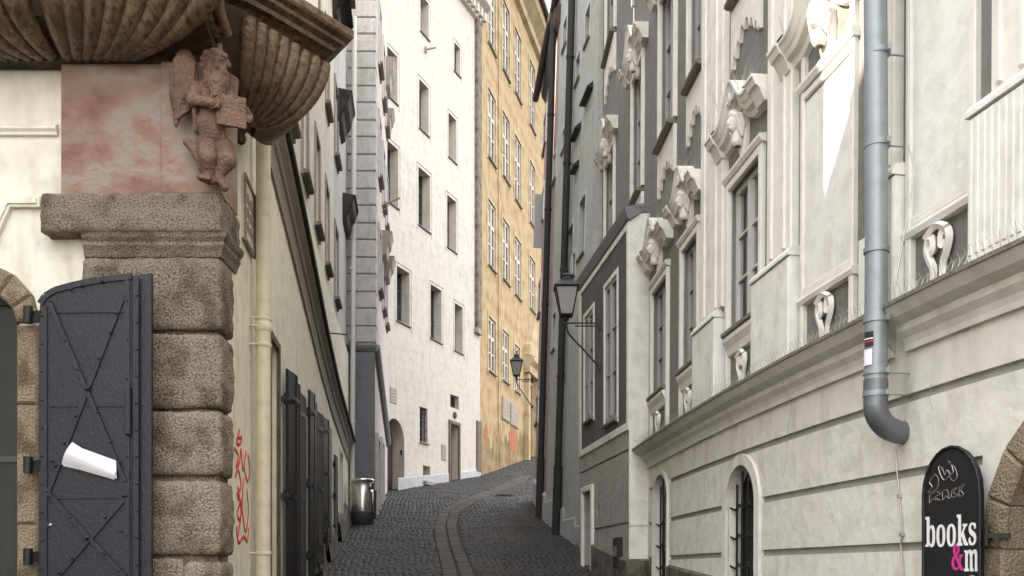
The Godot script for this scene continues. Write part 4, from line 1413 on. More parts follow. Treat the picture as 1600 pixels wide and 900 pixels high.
func corner_house() -> void:
	var b := thing("corner_house", "cream corner house with rough stone pier, red marble block and fluted oriel base", "house", Vector3(-2.3, ground(7.5) + EYE, -7.5))
	var nz := noise(0.9, 3, 12)
	# --- front wall and shop opening
	var fr := Wall.new([Vector2(-9.5, 7.62), Vector2(-2.42, 7.62)], 1.0)
	var fs := func(px: float) -> float: return FX(px, 7.62) + 9.5
	var fh := func(py: float) -> float: return FH(py, 7.62)
	hole(fr, fs.call(-166.0), fs.call(30.0), -1.7, fh.call(446.0), 0.35, false, fh.call(506.0))
	var st := S()
	face(st, fr, 0.0, 7.08, -2.2, 12.7, fr.holes)
	part("front_wall", st, M.front, b)
	st = S()
	sweep(st, fr, 0.0, fs.call(92.0), [Vector2(0, fh.call(214.0)), Vector2(0.03, fh.call(213.0)), Vector2(0.035, fh.call(209.0)), Vector2(0.055, fh.call(205.0)), Vector2(0.055, fh.call(201.0)), Vector2(0.02, fh.call(196.0)), Vector2(0, fh.call(195.0))])
	part("moulding", st, M.front, b)
	st = S()
	sweep(st, fr, 0.0, fs.call(92.0), [Vector2(0, fh.call(101.0)), Vector2(0.04, fh.call(100.0)), Vector2(0.05, fh.call(95.0)), Vector2(0, fh.call(93.0))])
	part("moulding", st, M.front, b)
	st = S() # eared frame round the shop arch
	for e in [[0.0, 0.045, 0.0], [0.018, 0.06, 0.012]]:
		var o: float = e[0]
		var pts := PackedVector2Array([Vector2(fs.call(66.0), fh.call(309.0)), Vector2(fs.call(14.0), fh.call(309.0)), Vector2(fs.call(-40.0), fh.call(420.0)), Vector2(fs.call(-24.0), fh.call(424.0)), Vector2(fs.call(20.0), fh.call(326.0)), Vector2(fs.call(66.0), fh.call(326.0))])
		if o > 0.0:
			var off := Geometry2D.offset_polygon(pts, -0.022)
			if off.size(): pts = off[0]
		prism(st, fr, pts, -0.01, e[1], 0.0)
	part("eared_frame", st, M.front, b)
	# arch stones
	var ii := arc(fs.call(-166.0), fs.call(30.0), fh.call(506.0), fh.call(446.0), 8)
	var oo := arc(fs.call(-200.0), fs.call(63.0), fh.call(500.0), fh.call(402.0), 8)
	for k in 8:
		st = S()
		prism(st, fr, PackedVector2Array([ii[k].lerp(ii[k + 1], 0.01), ii[k + 1].lerp(ii[k], 0.01), oo[k + 1].lerp(oo[k], 0.01), oo[k].lerp(oo[k + 1], 0.01)]), -0.3, 0.05, 0.018)
		part("arch_stone", st, M.door_stone, b)
	for sd in [[-200.0, -166.0], [30.0, 63.0]]:
		for hh in [[-1.7, -0.55], [-0.54, 0.35], [0.36, 1.30], [1.31, 1.93]]:
			st = S()
			wbevel(st, fr, fs.call(sd[0]), fs.call(sd[1]), hh[0], hh[1], -0.3, 0.05, 0.018)
			part("jamb_stone", st, M.door_stone, b)
	# glazed shop door deep in the arch
	var win := window(b, fr, fs.call(-166.0), fs.call(30.0), -1.7, fh.call(450.0), {"cut": false, "depth": 0.26, "cols": 2, "rows": 3, "frame": 0.07, "mid": 0.08, "bar": 0.05, "mat": M.frame_dark})
	label(win, "dark glazed shop door")
	# --- corner pier
	var rough := func(x0: float, x1: float, h0: float, h1: float, d0: float, d1: float, bul: float, rr: float, m: Material, nm: String) -> void:
		var size := Vector3(x1 - x0, h1 - h0, d1 - d0)
		if m == M.granite:
			m = m.duplicate()
			m.albedo_color = m.albedo_color * rng.randf_range(0.90, 1.06)
			m.uv1_offset = Vector3.ONE * rng.randf()
		var stx := rock(size, 0.03, bul, 0.02, rr, nz, Vector3(x0 * 3.0, h0 * 5.0, d0))
		stx.generate_normals()
		var o := put_mesh(nm, stx.commit(), m, b, false)
		o.position = Vector3((x0 + x1) / 2, (h0 + h1) / 2 + EYE, -(d0 + d1) / 2) - b.position
	rough.call(FX(68), FX(346), FH(366), FH(305), 7.44, 8.02, 0.003, 0.02, M.granite_cap, "cap_stone")
	st = S() # moulding under the cap, round the corner
	var prof := [Vector2(0.0, FH(402)), Vector2(0.02, FH(400)), Vector2(0.035, FH(391)), Vector2(0.055, FH(384)), Vector2(0.05, FH(378)), Vector2(0.075, FH(372)), Vector2(0.085, FH(365))]
	var corner := [Vector2(FX(130), 7.54), Vector2(FX(340), 7.54), Vector2(FX(340), 7.95)]
	var nn := [Vector2(0, -1), Vector2(1, -1), Vector2(1, 0)]
	for i in 2:
		for j in prof.size() - 1:
			var q := []
			for e in [[i, j], [i + 1, j], [i + 1, j + 1], [i, j + 1]]:
				var v: Vector2 = corner[e[0]] + nn[e[0]] * prof[e[1]].x
				q.append(Vector3(v.x, prof[e[1]].y + EYE, -v.y))
			quad(st, q[0], q[1], q[2], q[3])
	part("moulding", st, M.granite_cap, b)
	for q in [[128.0, 514.0, 403.0], [150.0, 636.0, 522.0], [150.0, 741.0, 643.0], [150.0, 866.0, 752.0]]:
		rough.call(FX(q[0]), FX(343), FH(q[1] + 1.0), FH(q[2] - 1.0), 7.50, 7.86, 0.016, 0.026, M.granite, "pier_stone")
	rough.call(FX(150), FX(285), FH(985), FH(872), 7.50, 7.86, 0.015, 0.03, M.granite, "pier_stone")
	rough.call(FX(287), FX(343), FH(985), FH(878), 7.50, 7.86, 0.015, 0.03, M.granite, "pier_stone")
	rough.call(FX(150), FX(345), FH(1230), FH(992), 7.50, 7.86, 0.015, 0.03, M.granite, "pier_stone")
	st = S()
	obox(st, Vector3((FX(140) + FX(336)) / 2, EYE + (FH(400) - 1.7) / 2, -7.70), Vector3((FX(336) - FX(140)) / 2, (FH(400) + 1.7) / 2, 0.14))
	part("pier_core", st, M.granite_cap, b)
	# --- red marble block
	var mar := Wall.new([Vector2(FX(93), 7.52), Vector2(FX(346), 7.52)], 1.0)
	st = S()
	var mw := FX(346) - FX(93)
	wbevel(st, mar, 0.0, mw, FH(304.5), FH(92), -0.42, 0.0, 0.008)
	part("marble_block", st, M.marble, b)
	st = S()
	wbevel(st, mar, 0.0, mw, FH(91.5), FH(66), -0.42, 0.02, 0.006)
	part("marble_fascia", st, M.marble, b)
	st = S()
	wbevel(st, mar, FX(252) - FX(93), mw + 0.0, FH(303.5), FH(73), 0.001, 0.035, 0.008)
	part("figure_slab", st, M.marble, b)
	# --- side wall with ledge
	var w := Wall.new(SIDE, 1.0)
	var L := w.length()
	# doors with folded iron shutters along the lane: (d0, d1, top)
	var doors := [[10.7, 11.35, 2.58], [13.7, 14.4, 2.45], [16.5, 17.0, 2.6], [18.9, 19.8, 2.47], [22.0, 22.8, 2.7]]
	for q in doors: hole(w, w.s_at_d(q[0]), w.s_at_d(q[1]), -1.7, q[2], 0.3)
	st = S()
	face(st, w, 0.0, L, -2.4, 5.6, w.holes)
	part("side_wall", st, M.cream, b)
	for q in doors:
		st = S()
		wbox(st, w, w.s_at_d(q[0]) - 0.03, w.s_at_d(q[1]) + 0.03, -1.7, q[2] + 0.04, -0.34, -0.28)
		var dr := part("side_door", st, M.wood, b)
		st = S()
		for m in [[-0.10, 0.0], [w.s_at_d(q[1]) - w.s_at_d(q[0]), w.s_at_d(q[1]) - w.s_at_d(q[0]) + 0.10]]:
			wbevel(st, w, w.s_at_d(q[0]) + m[0], w.s_at_d(q[0]) + m[1], -1.7, q[2] + 0.1, -0.01, 0.03, 0.01)
		wbevel(st, w, w.s_at_d(q[0]), w.s_at_d(q[1]), q[2], q[2] + 0.1, -0.01, 0.03, 0.01)
		part("door_surround", st, M.wood_grey if q[0] < 11.0 else M.cream_up, dr)
	# tall iron shutters standing open at right angles to the wall
	for q in [[11.75, 12.15, 2.46, 0.13], [12.45, 12.75, 2.46, 0.10], [12.85, 13.5, 2.42, 0.10], [14.5, 14.85, 2.72, 0.11], [15.15, 15.5, 2.70, 0.08], [15.85, 16.3, 2.62, 0.12], [17.1, 17.45, 2.72, 0.13], [17.9, 18.5, 2.72, 0.09], [20.0, 20.4, 2.4, 0.08]]:
		var s := w.s_at_d(q[0])
		var e := w.s_at_d(q[1])
		var g: float = ground(q[0]) + (0.25 if int(q[0] * 20.0) % 3 else 0.75)
		var leaf := Wall.new([Vector2(w.at(s, 0, 0.06).x, -w.at(s, 0, 0.06).z), Vector2(w.at(e, 0, q[3]).x, -w.at(e, 0, q[3]).z)], 1.0)
		var ll := leaf.length()
		st = S()
		wbevel(st, leaf, 0.0, ll, g, q[2], -0.015, 0.015, 0.004)
		var sh := part("iron_shutter", st, M.black if int(q[0] * 10.0) % 2 else M.wood, b)
		for h in [0.10, 0.5, 0.90]:
			var hh := lerpf(g, q[2], h)
			st = S()
			wbox(st, leaf, 0.02, ll - 0.02, hh - 0.03, hh + 0.03, 0.014, 0.024)
			part("strap", st, M.iron, sh)
		for m in [[0.0, 0.05], [ll - 0.05, ll]]:
			st = S()
			wbox(st, leaf, m[0] + 0.003, m[1] - 0.003, g + 0.02, q[2] - 0.02, 0.014, 0.022)
			part("frame_strap", st, M.iron, sh)
		for h in [0.12, 0.5, 0.88]:
			st = S()
			var hh := lerpf(g, q[2], h)
			tube(st, [w.at(s - 0.03, hh - 0.07, 0.06), w.at(s - 0.03, hh + 0.07, 0.06)], 0.03, 8)
			bar(st, w.at(s - 0.03, hh, 0.0), w.at(s - 0.03, hh, 0.1), 0.07, 0.06, Vector3.UP)
			bar(st, w.at(s - 0.05, hh, 0.05), leaf.at(0.2, hh, 0.03), 0.05, 0.02, w.normal(s))
			part("hinge", st, M.black, sh)
	for q in [[16.2, 17.0, 0.70], [18.0, 20.1, 1.10], [21.0, 24.4, 1.9]]:
		st = S() # battered rough foot of the wall
		var k := 6
		for i in k:
			var d0 := lerpf(q[0], q[1], float(i) / k)
			var d1 := lerpf(q[0], q[1], float(i + 1) / k)
			var t0 := ground(d0) + 0.55 + 0.1 * sin(d0 * 3.0)
			var t1 := ground(d1) + 0.55 + 0.1 * sin(d1 * 3.0)
			var s0 := w.s_at_d(d0)
			var s1 := w.s_at_d(d1)
			quad(st, w.at(s0, ground(d0) - 0.6, 0.22), w.at(s1, ground(d1) - 0.6, 0.22), w.at(s1, t1 - 0.15, 0.10), w.at(s0, t0 - 0.15, 0.10))
			quad(st, w.at(s0, t0 - 0.15, 0.10), w.at(s1, t1 - 0.15, 0.10), w.at(s1, t1, 0.0), w.at(s0, t0, 0.0))
		part("plinth", st, M.plinth, b)
	# ledge: grey band, mouldings, dark tiled top
	st = S()
	ledge_sweep(st, w, 9.55, 25.0, [Vector2(-0.01, -0.62), Vector2(0.03, -0.62), Vector2(0.035, -0.30), Vector2(0.06, -0.28), Vector2(0.07, -0.2), Vector2(0.13, -0.12), Vector2(0.14, -0.07), Vector2(-0.01, -0.06)])
	part("ledge", st, M.concrete, b)
	st = S()
	ledge_sweep(st, w, 9.5, 25.0, [Vector2(0.0, -0.055), Vector2(0.19, -0.055), Vector2(0.20, -0.02), Vector2(0.19, 0.0), Vector2(0.0, 0.14)])
	part("ledge_covering", st, M.wood, b)
	# upper storeys
	var up := Wall.new(SIDE, 1.0)
	for i in up.p.size(): up.p[i] += up.n[i] * -0.06
	for q in [[10.6, 11.4], [12.6, 13.4], [14.6, 15.4], [16.8, 17.6], [19.0, 19.8], [21.4, 22.2]]:
		for h in [[6.1, 7.7], [9.3, 10.9], [12.3, 13.6]]:
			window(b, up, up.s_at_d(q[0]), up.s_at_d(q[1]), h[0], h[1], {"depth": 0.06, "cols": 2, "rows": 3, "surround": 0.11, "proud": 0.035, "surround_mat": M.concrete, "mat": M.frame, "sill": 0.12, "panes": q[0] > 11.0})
	st = S()
	face(st, up, 0.0, up.s_at_d(15.6), 3.0, 12.7, up.holes)
	face(st, up, up.s_at_d(15.6), up.s_at_d(21.2), 3.0, 19.0, up.holes)
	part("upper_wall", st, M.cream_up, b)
	st = S()
	face(st, up, up.s_at_d(21.2), up.length(), 3.0, 19.0, up.holes)
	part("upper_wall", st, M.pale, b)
	st = S()
	for dd in [11.9, 18.4]: wbevel(st, up, up.s_at_d(dd), up.s_at_d(dd) + 0.25, 5.2, 15.0, -0.01, 0.03, 0.01)
	part("flat_strip", st, M.cream_up, b)
	st = S()
	shell(st, [Vector2(-2.46, 7.62), Vector2(-2.48, 8.1), Vector2(-2.96, 12.5), Vector2(-3.37, 15.6), Vector2(-13, 15.6), Vector2(-13, 7.62)], -2.0, 12.7, 4, false)
	shell(st, [Vector2(-3.37, 15.6), Vector2(-3.82, 20.0), Vector2(-4.33, 25.0), Vector2(-13, 25.0), Vector2(-13, 15.6)], -2.0, 19.0, 2)
	quad(st, Vector3(-9.5, -0.5, -7.62), Vector3(-13, -0.5, -7.62), Vector3(-13, 14.3, -7.62), Vector3(-9.5, 14.3, -7.62))
	quad(st, Vector3(-2.42, 5.0, -7.60), Vector3(-2.44, 5.0, -8.14), Vector3(-2.44, 14.3, -8.14), Vector3(-2.42, 14.3, -7.60))
	part("roof", st, M.tile, b)
	# short return between the pier and the side wall
	st = S()
	quad(st, Vector3(-2.42, -0.4, -7.6), Vector3(-2.42, -0.4, -8.12), Vector3(-2.42, 5.2, -8.12), Vector3(-2.42, 5.2, -7.6))
	part("corner_return", st, M.cream, b)
	# projecting balcony and window hoods farther up
	for q in [[22.2, 10.35, 11.1, 0.30], [23.8, 8.6, 9.3, 0.28], [20.9, 12.1, 12.5, 0.34]]:
		var s0 := up.s_at_d(q[0])
		st = S()
		sweep(st, up, s0, s0 + 1.2, [Vector2(0, q[1]), Vector2(0.10, q[1] + 0.08), Vector2(0.14, q[1] + 0.3), Vector2(0.24, q[1] + 0.42), Vector2(0.28, q[1] + 0.62), Vector2(q[3], q[1] + 0.7), Vector2(q[3] + 0.04, q[2]), Vector2(0, q[2] + 0.05)])
		part("window_hood", st, M.hood, b)
	var bal := S()
	var s0 := up.s_at_d(20.2)
	wbox(bal, up, s0, s0 + 1.6, 12.75, 12.9, 0.0, 0.45)
	var balc := part("balcony", bal, M.concrete, b)
	for i in 9:
		bal = S()
		tube(bal, [up.at(s0 + 0.05 + i * 0.19, 12.9, 0.42), up.at(s0 + 0.05 + i * 0.19, 13.8, 0.42)], 0.012, 6)
		part("baluster", bal, M.black, balc)
	bal = S()
	tube(bal, [up.at(s0, 13.8, 0.42), up.at(s0 + 1.6, 13.8, 0.42)], 0.02, 6)
	tube(bal, [up.at(s0, 13.8, 0.0), up.at(s0, 13.8, 0.42)], 0.02, 6)
	part("handrail", bal, M.black, balc)
	# iron arm on the upper wall
	st = S()
	tube(st, [w.at(w.s_at_d(17.6), 4.35, 0), w.at(w.s_at_d(17.6), 4.32, 0.45)], 0.012, 6)
	part("iron_arm", st, M.black, b)
	oriel(b)
	iron_shutter(b)
	# red painted scrawl low on the side wall
	st = S()
	var sc := [[[374, 672], [369, 690], [374, 694], [377, 684], [371, 684]], [[366, 700], [372, 712], [368, 730], [374, 722], [376, 702], [379, 735], [383, 712]], [[384, 705], [381, 730], [386, 752], [390, 735], [387, 710]], [[367, 745], [372, 735], [376, 760], [370, 772], [378, 790], [374, 812], [370, 800], [376, 782]], [[380, 748], [378, 790], [383, 830], [388, 800], [385, 765]], [[369, 822], [372, 848], [380, 838], [386, 846], [388, 824]], [[371, 760], [376, 800], [371, 840]]]
	for ln in sc:
		var pts := []
		for q in ln:
			var s := w.s_of(q[0])
			pts.append(w.at(s, w.h_of(s, q[1]), 0.004))
		tube(st, smooth_curve(pts, 4), 0.019, 6, 0.15, w.normal(0.8))
	label(part("painted_scrawl", st, M.red_paint, b), "red spray-painted scrawl on the cream wall beside the pipe")
	# street name plate, seen edge-on
	var ps := thing("wall_plaque", "cream framed plaque with faint relief lettering high beside the stone pier", "plaque", w.at(w.s_of(380), 3.5))
	var p0 := w.s_of(377)
	var p1 := w.s_of(393)
	st = S()
	wbevel(st, w, p0, p1, 3.08, 3.66, 0.0, 0.025, 0.006)
	part("plate", st, M.cream_up, ps)
	st = S()
	for m in [[p0, p1, 3.06, 3.09], [p0, p1, 3.65, 3.68], [p0, p0 + 0.03, 3.09, 3.65], [p1 - 0.03, p1, 3.09, 3.65]]: wbevel(st, w, m[0], m[1], m[2], m[3], 0.02, 0.045, 0.005)
	part("frame", st, M.concrete, ps)
	st = S()
	for i in 3:
		for k in 7:
			var s := lerpf(p0 + 0.07, p1 - 0.12, k / 6.0)
			wbox(st, w, s, s + 0.05, 3.2 + i * 0.13, 3.27 + i * 0.13 + 0.015 * (k % 3), 0.024, 0.03)
	part("raised_lettering", st, M.concrete, ps)
	# cream downpipe
	var s := w.s_at_d(9.42)
	var t := thing("drainpipe", "fat cream-painted drainpipe running down the cream side wall left of the shutters", "drainpipe", w.at(s, ground(9.4), 0.13))
	st = S()
	tube(st, [w.at(s, -1.8, 0.12), w.at(s, 7.5, 0.12)], 0.072, 20)
	part("pipe", st, M.cream_pipe, t)
	for q in [[2.38, 0.095, 0.05], [2.20, 0.09, 0.025], [0.16, 0.09, 0.025], [2.46, 0.088, 0.02]]:
		st = S()
		lathe(st, w.at(s, q[0], 0.12), [Vector2(0.07, -q[2]), Vector2(q[1] - 0.01, -q[2] * 0.7), Vector2(q[1] - 0.01, q[2] * 0.7), Vector2(0.07, q[2])], 20)
		tube(st, [w.at(s - 0.06, q[0], 0.0), w.at(s - 0.06, q[0], 0.12)], 0.012, 6)
		part("pipe_collar", st, M.cream_pipe, t)

func oriel(house: Node) -> void:
	# body of the projecting corner bay and its layered slab
	var plan := [Vector2(-6.4, 7.6), Vector2(-6.2, 6.95), Vector2(-2.55, 6.72), Vector2(-1.82, 7.55), Vector2(-1.35, 8.2), Vector2(-1.95, 9.05), Vector2(-2.5, 9.4)]
	var cen := Vector2(-3.2, 8.0)
	var ring := func(k: float, h: float) -> Array:
		var off := Geometry2D.offset_polygon(PackedVector2Array(plan), -k)
		var src := PackedVector2Array(plan)
		var out := []
		for i in src.size():
			# mitre inwards
			var a := src[(i - 1 + src.size()) % src.size()]
			var p := src[i]
			var c := src[(i + 1) % src.size()]
			var n0 := (p - a).normalized().orthogonal()
			var n1 := (c - p).normalized().orthogonal()
			var m := (n0 + n1).normalized()
			if m.dot(cen - p) < 0: m = -m
			var q := p + m * k / maxf(absf(m.dot(n0)), 0.4)
			out.append(Vector3(q.x, h + EYE, -q.y))
		return out
	var prof := [[0.34, 4.28], [0.30, 4.30], [0.27, 4.36], [0.27, 4.39], [0.20, 4.42], [0.14, 4.425], [0.125, 4.455], [0.07, 4.475], [0.06, 4.50], [0.015, 4.52], [0.0, 4.54], [0.0, 4.60], [0.25, 4.62]]
	var st := S()
	var rings := []
	for q in prof: rings.append(ring.call(q[0], q[1]))
	for i in prof.size() - 1:
		for k in plan.size() - 1:
			quad(st, rings[i][k], rings[i][k + 1], rings[i + 1][k + 1], rings[i + 1][k])
	var flat := PackedVector2Array()
	for v in rings[0]: flat.append(Vector2(v.x, v.z))
	var ix := Geometry2D.triangulate_polygon(flat)
	for i in range(0, ix.size(), 3): tri(st, rings[0][ix[i]], rings[0][ix[i + 1]], rings[0][ix[i + 2]])
	var slab := part("oriel_cornice", st, M.sand, house)
	st = S()
	for k in plan.size() - 1: quad(st, rings[9][k] + Vector3(0, 0.086, 0), rings[9][k + 1] + Vector3(0, 0.086, 0), rings[12][k + 1] + Vector3(0, 0.01, 0), rings[12][k] + Vector3(0, 0.01, 0))
	part("lead_edge", st, M.lead, slab)
	st = S()
	var a: Array = ring.call(0.25, 4.62)
	var c: Array = ring.call(0.25, 5.6)
	for k in plan.size() - 1: quad(st, a[k], a[k + 1], c[k + 1], c[k])
	var flat2 := PackedVector2Array()
	for v in c: flat2.append(Vector2(v.x, v.z))
	ix = Geometry2D.triangulate_polygon(flat2)
	for i in range(0, ix.size(), 3): tri(st, c[ix[i]], c[ix[i + 1]], c[ix[i + 2]])
	part("oriel_body", st, M.cream_up, house)
	# bowl of fluted lobes under the corner, gathered to a point beside the figure
	var low := Vector3(-2.28, 3.76 + EYE, -8.15)
	var lobe := func(base: Vector3, rim: Vector3, r0: float, r1: float, sag: float, nm: String, m: Material) -> void:
		var sx := S()
		var ctrl := Vector3(lerpf(base.x, rim.x, 0.80), lerpf(base.y, rim.y, sag), lerpf(base.z, rim.z, 0.80))
		var pts := []
		var rad := []
		for i in 13:
			var u := i / 12.0
			pts.append(base.lerp(ctrl, u).lerp(ctrl.lerp(rim, u), u))
			rad.append(lerpf(r0, r1, pow(sin(PI * 0.5 * u), 0.9)) * (1.0 if i < 12 else 0.8))
		tube(sx, pts, rad, 12)
		part(nm, sx, m, house)
	for i in 8: # lane side
		var u := i / 7.0
		var rim := Vector3(lerpf(-2.06, -1.60, u), 4.33 + EYE, -lerpf(7.52, 8.22, u))
		lobe.call(low + Vector3(-0.03 + 0.02 * i, 0.015 * (7 - i) * 0.6, 0.03 - 0.01 * i), rim, 0.022, 0.062, 0.12, "fluted_lobe", M.sand)
	for i in 6: # far side
		var u := (i + 1) / 6.0
		var rim := Vector3(lerpf(-1.60, -2.15, u), 4.33 + EYE, -lerpf(8.24, 9.0, u))
		lobe.call(low + Vector3(0.10 - 0.01 * i, 0, -0.03 - 0.02 * i), rim, 0.022, 0.064, 0.12, "fluted_lobe", M.sand)
	st = S() # the bowl behind the lobes
	var rimp := [Vector3(-2.30, 4.36 + EYE, -7.35), Vector3(-2.10, 4.36 + EYE, -7.5), Vector3(-1.64, 4.36 + EYE, -8.2), Vector3(-2.15, 4.36 + EYE, -9.0), Vector3(-2.4, 4.36 + EYE, -9.2)]
	for k in rimp.size() - 1:
		var prev := [low, low]
		for j in range(1, 7):
			var u := j / 6.0
			var now := []
			for e in 2:
				var rm: Vector3 = rimp[k + e]
				var ct := Vector3(lerpf(low.x, rm.x, 0.78), lerpf(low.y, rm.y, 0.14), lerpf(low.z, rm.z, 0.78))
				now.append(low.lerp(ct, u).lerp(ct.lerp(rm, u), u) + Vector3(0, 0.02, 0))
			quad(st, prev[0], prev[1], now[1], now[0])
			prev = now
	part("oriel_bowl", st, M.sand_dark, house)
	st = S()
	lathe(st, low + Vector3(-0.02, -0.16, 0.0), [Vector2(0.0, 0.0), Vector2(0.03, 0.02), Vector2(0.045, 0.06), Vector2(0.03, 0.10), Vector2(0.06, 0.13), Vector2(0.075, 0.17), Vector2(0.05, 0.21)], 14)
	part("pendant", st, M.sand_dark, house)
	# the long front run of lobes over the marble and the white wall, in two fans
	for q in [[FX(-330), FX(90), FX(96), 12], [FX(108), FX(330), FX(98), 8]]:
		for i in q[3]:
			var u: float = (i + 0.5) / float(q[3])
			var xr := lerpf(q[0], q[1], u)
			var xb: float = lerpf(q[2], xr, 0.50)
			lobe.call(Vector3(xb, 4.0 + EYE, -7.47), Vector3(xr + (xr - q[2]) * 0.25, 4.34 + EYE, -7.0), 0.05, 0.098, 0.10, "fluted_lobe", M.sand)
	st = S()
	var ft := Wall.new([Vector2(-6.3, 7.5), Vector2(-2.30, 7.5)], 1.0)
	sweep(st, ft, 0.0, 4.0, [Vector2(-0.1, 3.955), Vector2(0.03, 3.96), Vector2(0.03, 4.0), Vector2(0.12, 4.03), Vector2(0.36, 4.12), Vector2(0.5, 4.35), Vector2(0.5, 4.5)])
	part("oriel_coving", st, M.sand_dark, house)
	# scroll console on the corner
	for e in [0.0, 0.085, 0.17]:
		st = S()
		var pts := [Vector3(FX(326) + e, FH(64) + EYE, -7.42), Vector3(FX(322) + e, FH(40) + EYE, -7.24), Vector3(FX(326) + e * 1.05, FH(10) + EYE, -7.16), Vector3(FX(330) + e * 1.1, FH(-40) + EYE, -7.05)]
		tube(st, smooth_curve(pts, 5), [0.04, 0.042, 0.045, 0.048, 0.05, 0.052, 0.054, 0.056, 0.058, 0.06, 0.06, 0.06, 0.06, 0.06, 0.06, 0.06], 12)
		part("console_scroll", st, M.sand, house)
	st = S()
	tube(st, [Vector3(FX(320), FH(62) + EYE, -7.40), Vector3(FX(360), FH(58) + EYE, -7.36)], [0.045, 0.04], 12)
	part("console_scroll", st, M.sand, house)

func iron_shutter(house: Node) -> void:
	# one leaf of the shop shutter, folded open in front of the pier; outline in photo-plane metres at d = 7.28
	var d := 7.22
	var w := Wall.new([Vector2(FX(58, d), d + 0.03), Vector2(FX(240, d), d)], 1.0)
	var fx := func(px: float) -> float: return FX(px, d) - FX(58, d)
	var fy := func(py: float) -> float: return FH(py, d)
	var st := S()
	var top := [Vector2(58, 492), Vector2(60, 468), Vector2(68, 456), Vector2(84, 447), Vector2(110, 440), Vector2(140, 434), Vector2(170, 430), Vector2(206, 427)]
	var o := PackedVector2Array()
	for q in top: o.append(Vector2(fx.call(q.x), fy.call(q.y)))
	o.append(Vector2(fx.call(206), -1.55))
	o.append(Vector2(fx.call(58), -1.55))
	prism(st, w, o, -0.012, 0.0)
	var leaf := part("iron_shutter", st, M.iron, house)
	label(leaf, "blue-black riveted iron shutter leaf with crossed braces")
	st = S() # second leaf folded behind it, its edge strip showing
	prism(st, w, PackedVector2Array([Vector2(fx.call(207), fy.call(429)), Vector2(fx.call(235), fy.call(425)), Vector2(fx.call(235), -1.55), Vector2(fx.call(207), -1.55)]), -0.05, -0.018)
	part("folded_leaf", st, M.iron, leaf)
	# frame straps
	var strap := func(a: Vector2, b: Vector2, wid: float, o1: float, nm: String) -> void:
		var sx := S()
		var p0 := w.at(fx.call(a.x), fy.call(a.y), o1)
		var p1 := w.at(fx.call(b.x), fy.call(b.y), o1)
		bar(sx, p0, p1, wid, 0.010, w.normal(0.3))
		part(nm, sx, M.iron, leaf)
	strap.call(Vector2(66, 478), Vector2(66, 1200), 0.055, 0.006, "frame_strap")
	strap.call(Vector2(199, 432), Vector2(199, 1200), 0.04, 0.006, "frame_strap")
	strap.call(Vector2(213, 432), Vector2(213, 1200), 0.045, 0.012, "frame_strap")
	for i in range(1, top.size() - 1): strap.call(top[i] + Vector2(0, 5), top[i + 1] + Vector2(0, 5), 0.045, 0.007 + 0.0004 * i, "frame_strap")
	strap.call(Vector2(76, 470), Vector2(196, 752), 0.032, 0.018, "brace")
	strap.call(Vector2(196, 455), Vector2(74, 768), 0.032, 0.009, "brace")
	strap.call(Vector2(74, 770), Vector2(200, 905), 0.032, 0.018, "brace")
	strap.call(Vector2(196, 778), Vector2(80, 910), 0.032, 0.009, "brace")
	strap.call(Vector2(196, 905), Vector2(80, 1060), 0.032, 0.009, "brace")
	for y in [487.0, 634.0, 778.0]: strap.call(Vector2(73, y), Vector2(194, y), 0.008, 0.003, "seam")
	# rivets
	var rivet := func(px: float, py: float, r: float, o1: float) -> void:
		var sx := S()
		var c := w.at(fx.call(px), fy.call(py), o1)
		var n := w.normal(0.3)
		tube(sx, [c, c + n * r * 0.5, c + n * r * 0.85], [r, r * 0.85, r * 0.35], 8)
		part("rivet", sx, M.iron, leaf)
	for i in 15:
		rivet.call(64.0, 492.0 + i * 44.0, 0.012, 0.010)
		rivet.call(215.0, 462.0 + i * 42.0, 0.012, 0.016)
		if i < 9: rivet.call(199.0, 470.0 + i * 61.0, 0.010, 0.010)
	for q in [[77, 470], [102, 532], [122, 577], [137, 607], [153, 644], [173, 690], [188, 722], [183, 490], [173, 520], [155, 560], [119, 650], [100, 692], [86, 728], [78, 776], [110, 808], [137, 840], [164, 866], [186, 892], [194, 775], [165, 808], [112, 872], [92, 895], [80, 720], [190, 830], [75, 818], [110, 452], [128, 446], [160, 440]]: rivet.call(float(q[0]), float(q[1]), 0.012, 0.021)
	for y in [488.0, 635.0, 779.0]:
		for k in 10: rivet.call(80.0 + k * 12.2, y, 0.0065, 0.003)
	rivet.call(137.0, 607.0, 0.022, 0.022)
	rivet.call(137.0, 840.0, 0.022, 0.022)
	st = S()
	wbevel(st, w, fx.call(198), fx.call(207), fy.call(680), fy.call(607), 0.01, 0.045, 0.006)
	part("lock_box", st, M.iron, leaf)
	st = S()
	lathe(st, w.at(fx.call(76), fy.call(819), 0.004), [Vector2(0.02, -0.01), Vector2(0.02, 0.01)], 12)
	part("eyelet", st, M.wire, leaf)
	# hinges on the door jamb
	for py in [493.0, 727.0, 870.0]:
		st = S()
		bar(st, Vector3(FX(38, 7.5), FH(py, 7.5) + EYE, -7.55), w.at(fx.call(62), fy.call(py), 0.008), 0.085, 0.03, Vector3(0, 0, 1))
		tube(st, [Vector3(FX(46, 7.4), FH(py - 13, 7.4) + EYE, -7.38), Vector3(FX(46, 7.4), FH(py + 13, 7.4) + EYE, -7.38)], 0.035, 10)
		part("hinge", st, M.black, leaf)
	# leaflet folded through the shutter
	var t := thing("folded_leaflet", "white folded paper leaflet tucked into the braces of the iron shutter", "leaflet", w.at(fx.call(140), fy.call(720), 0.02))
	st = S()
	var A := [[97, 726, 0.03], [118, 692, 0.07], [185, 735, 0.045], [181, 750, 0.03]]
	var p := []
	for q in A: p.append(w.at(fx.call(float(q[0])), fy.call(float(q[1])), q[2]))
	var n := 8
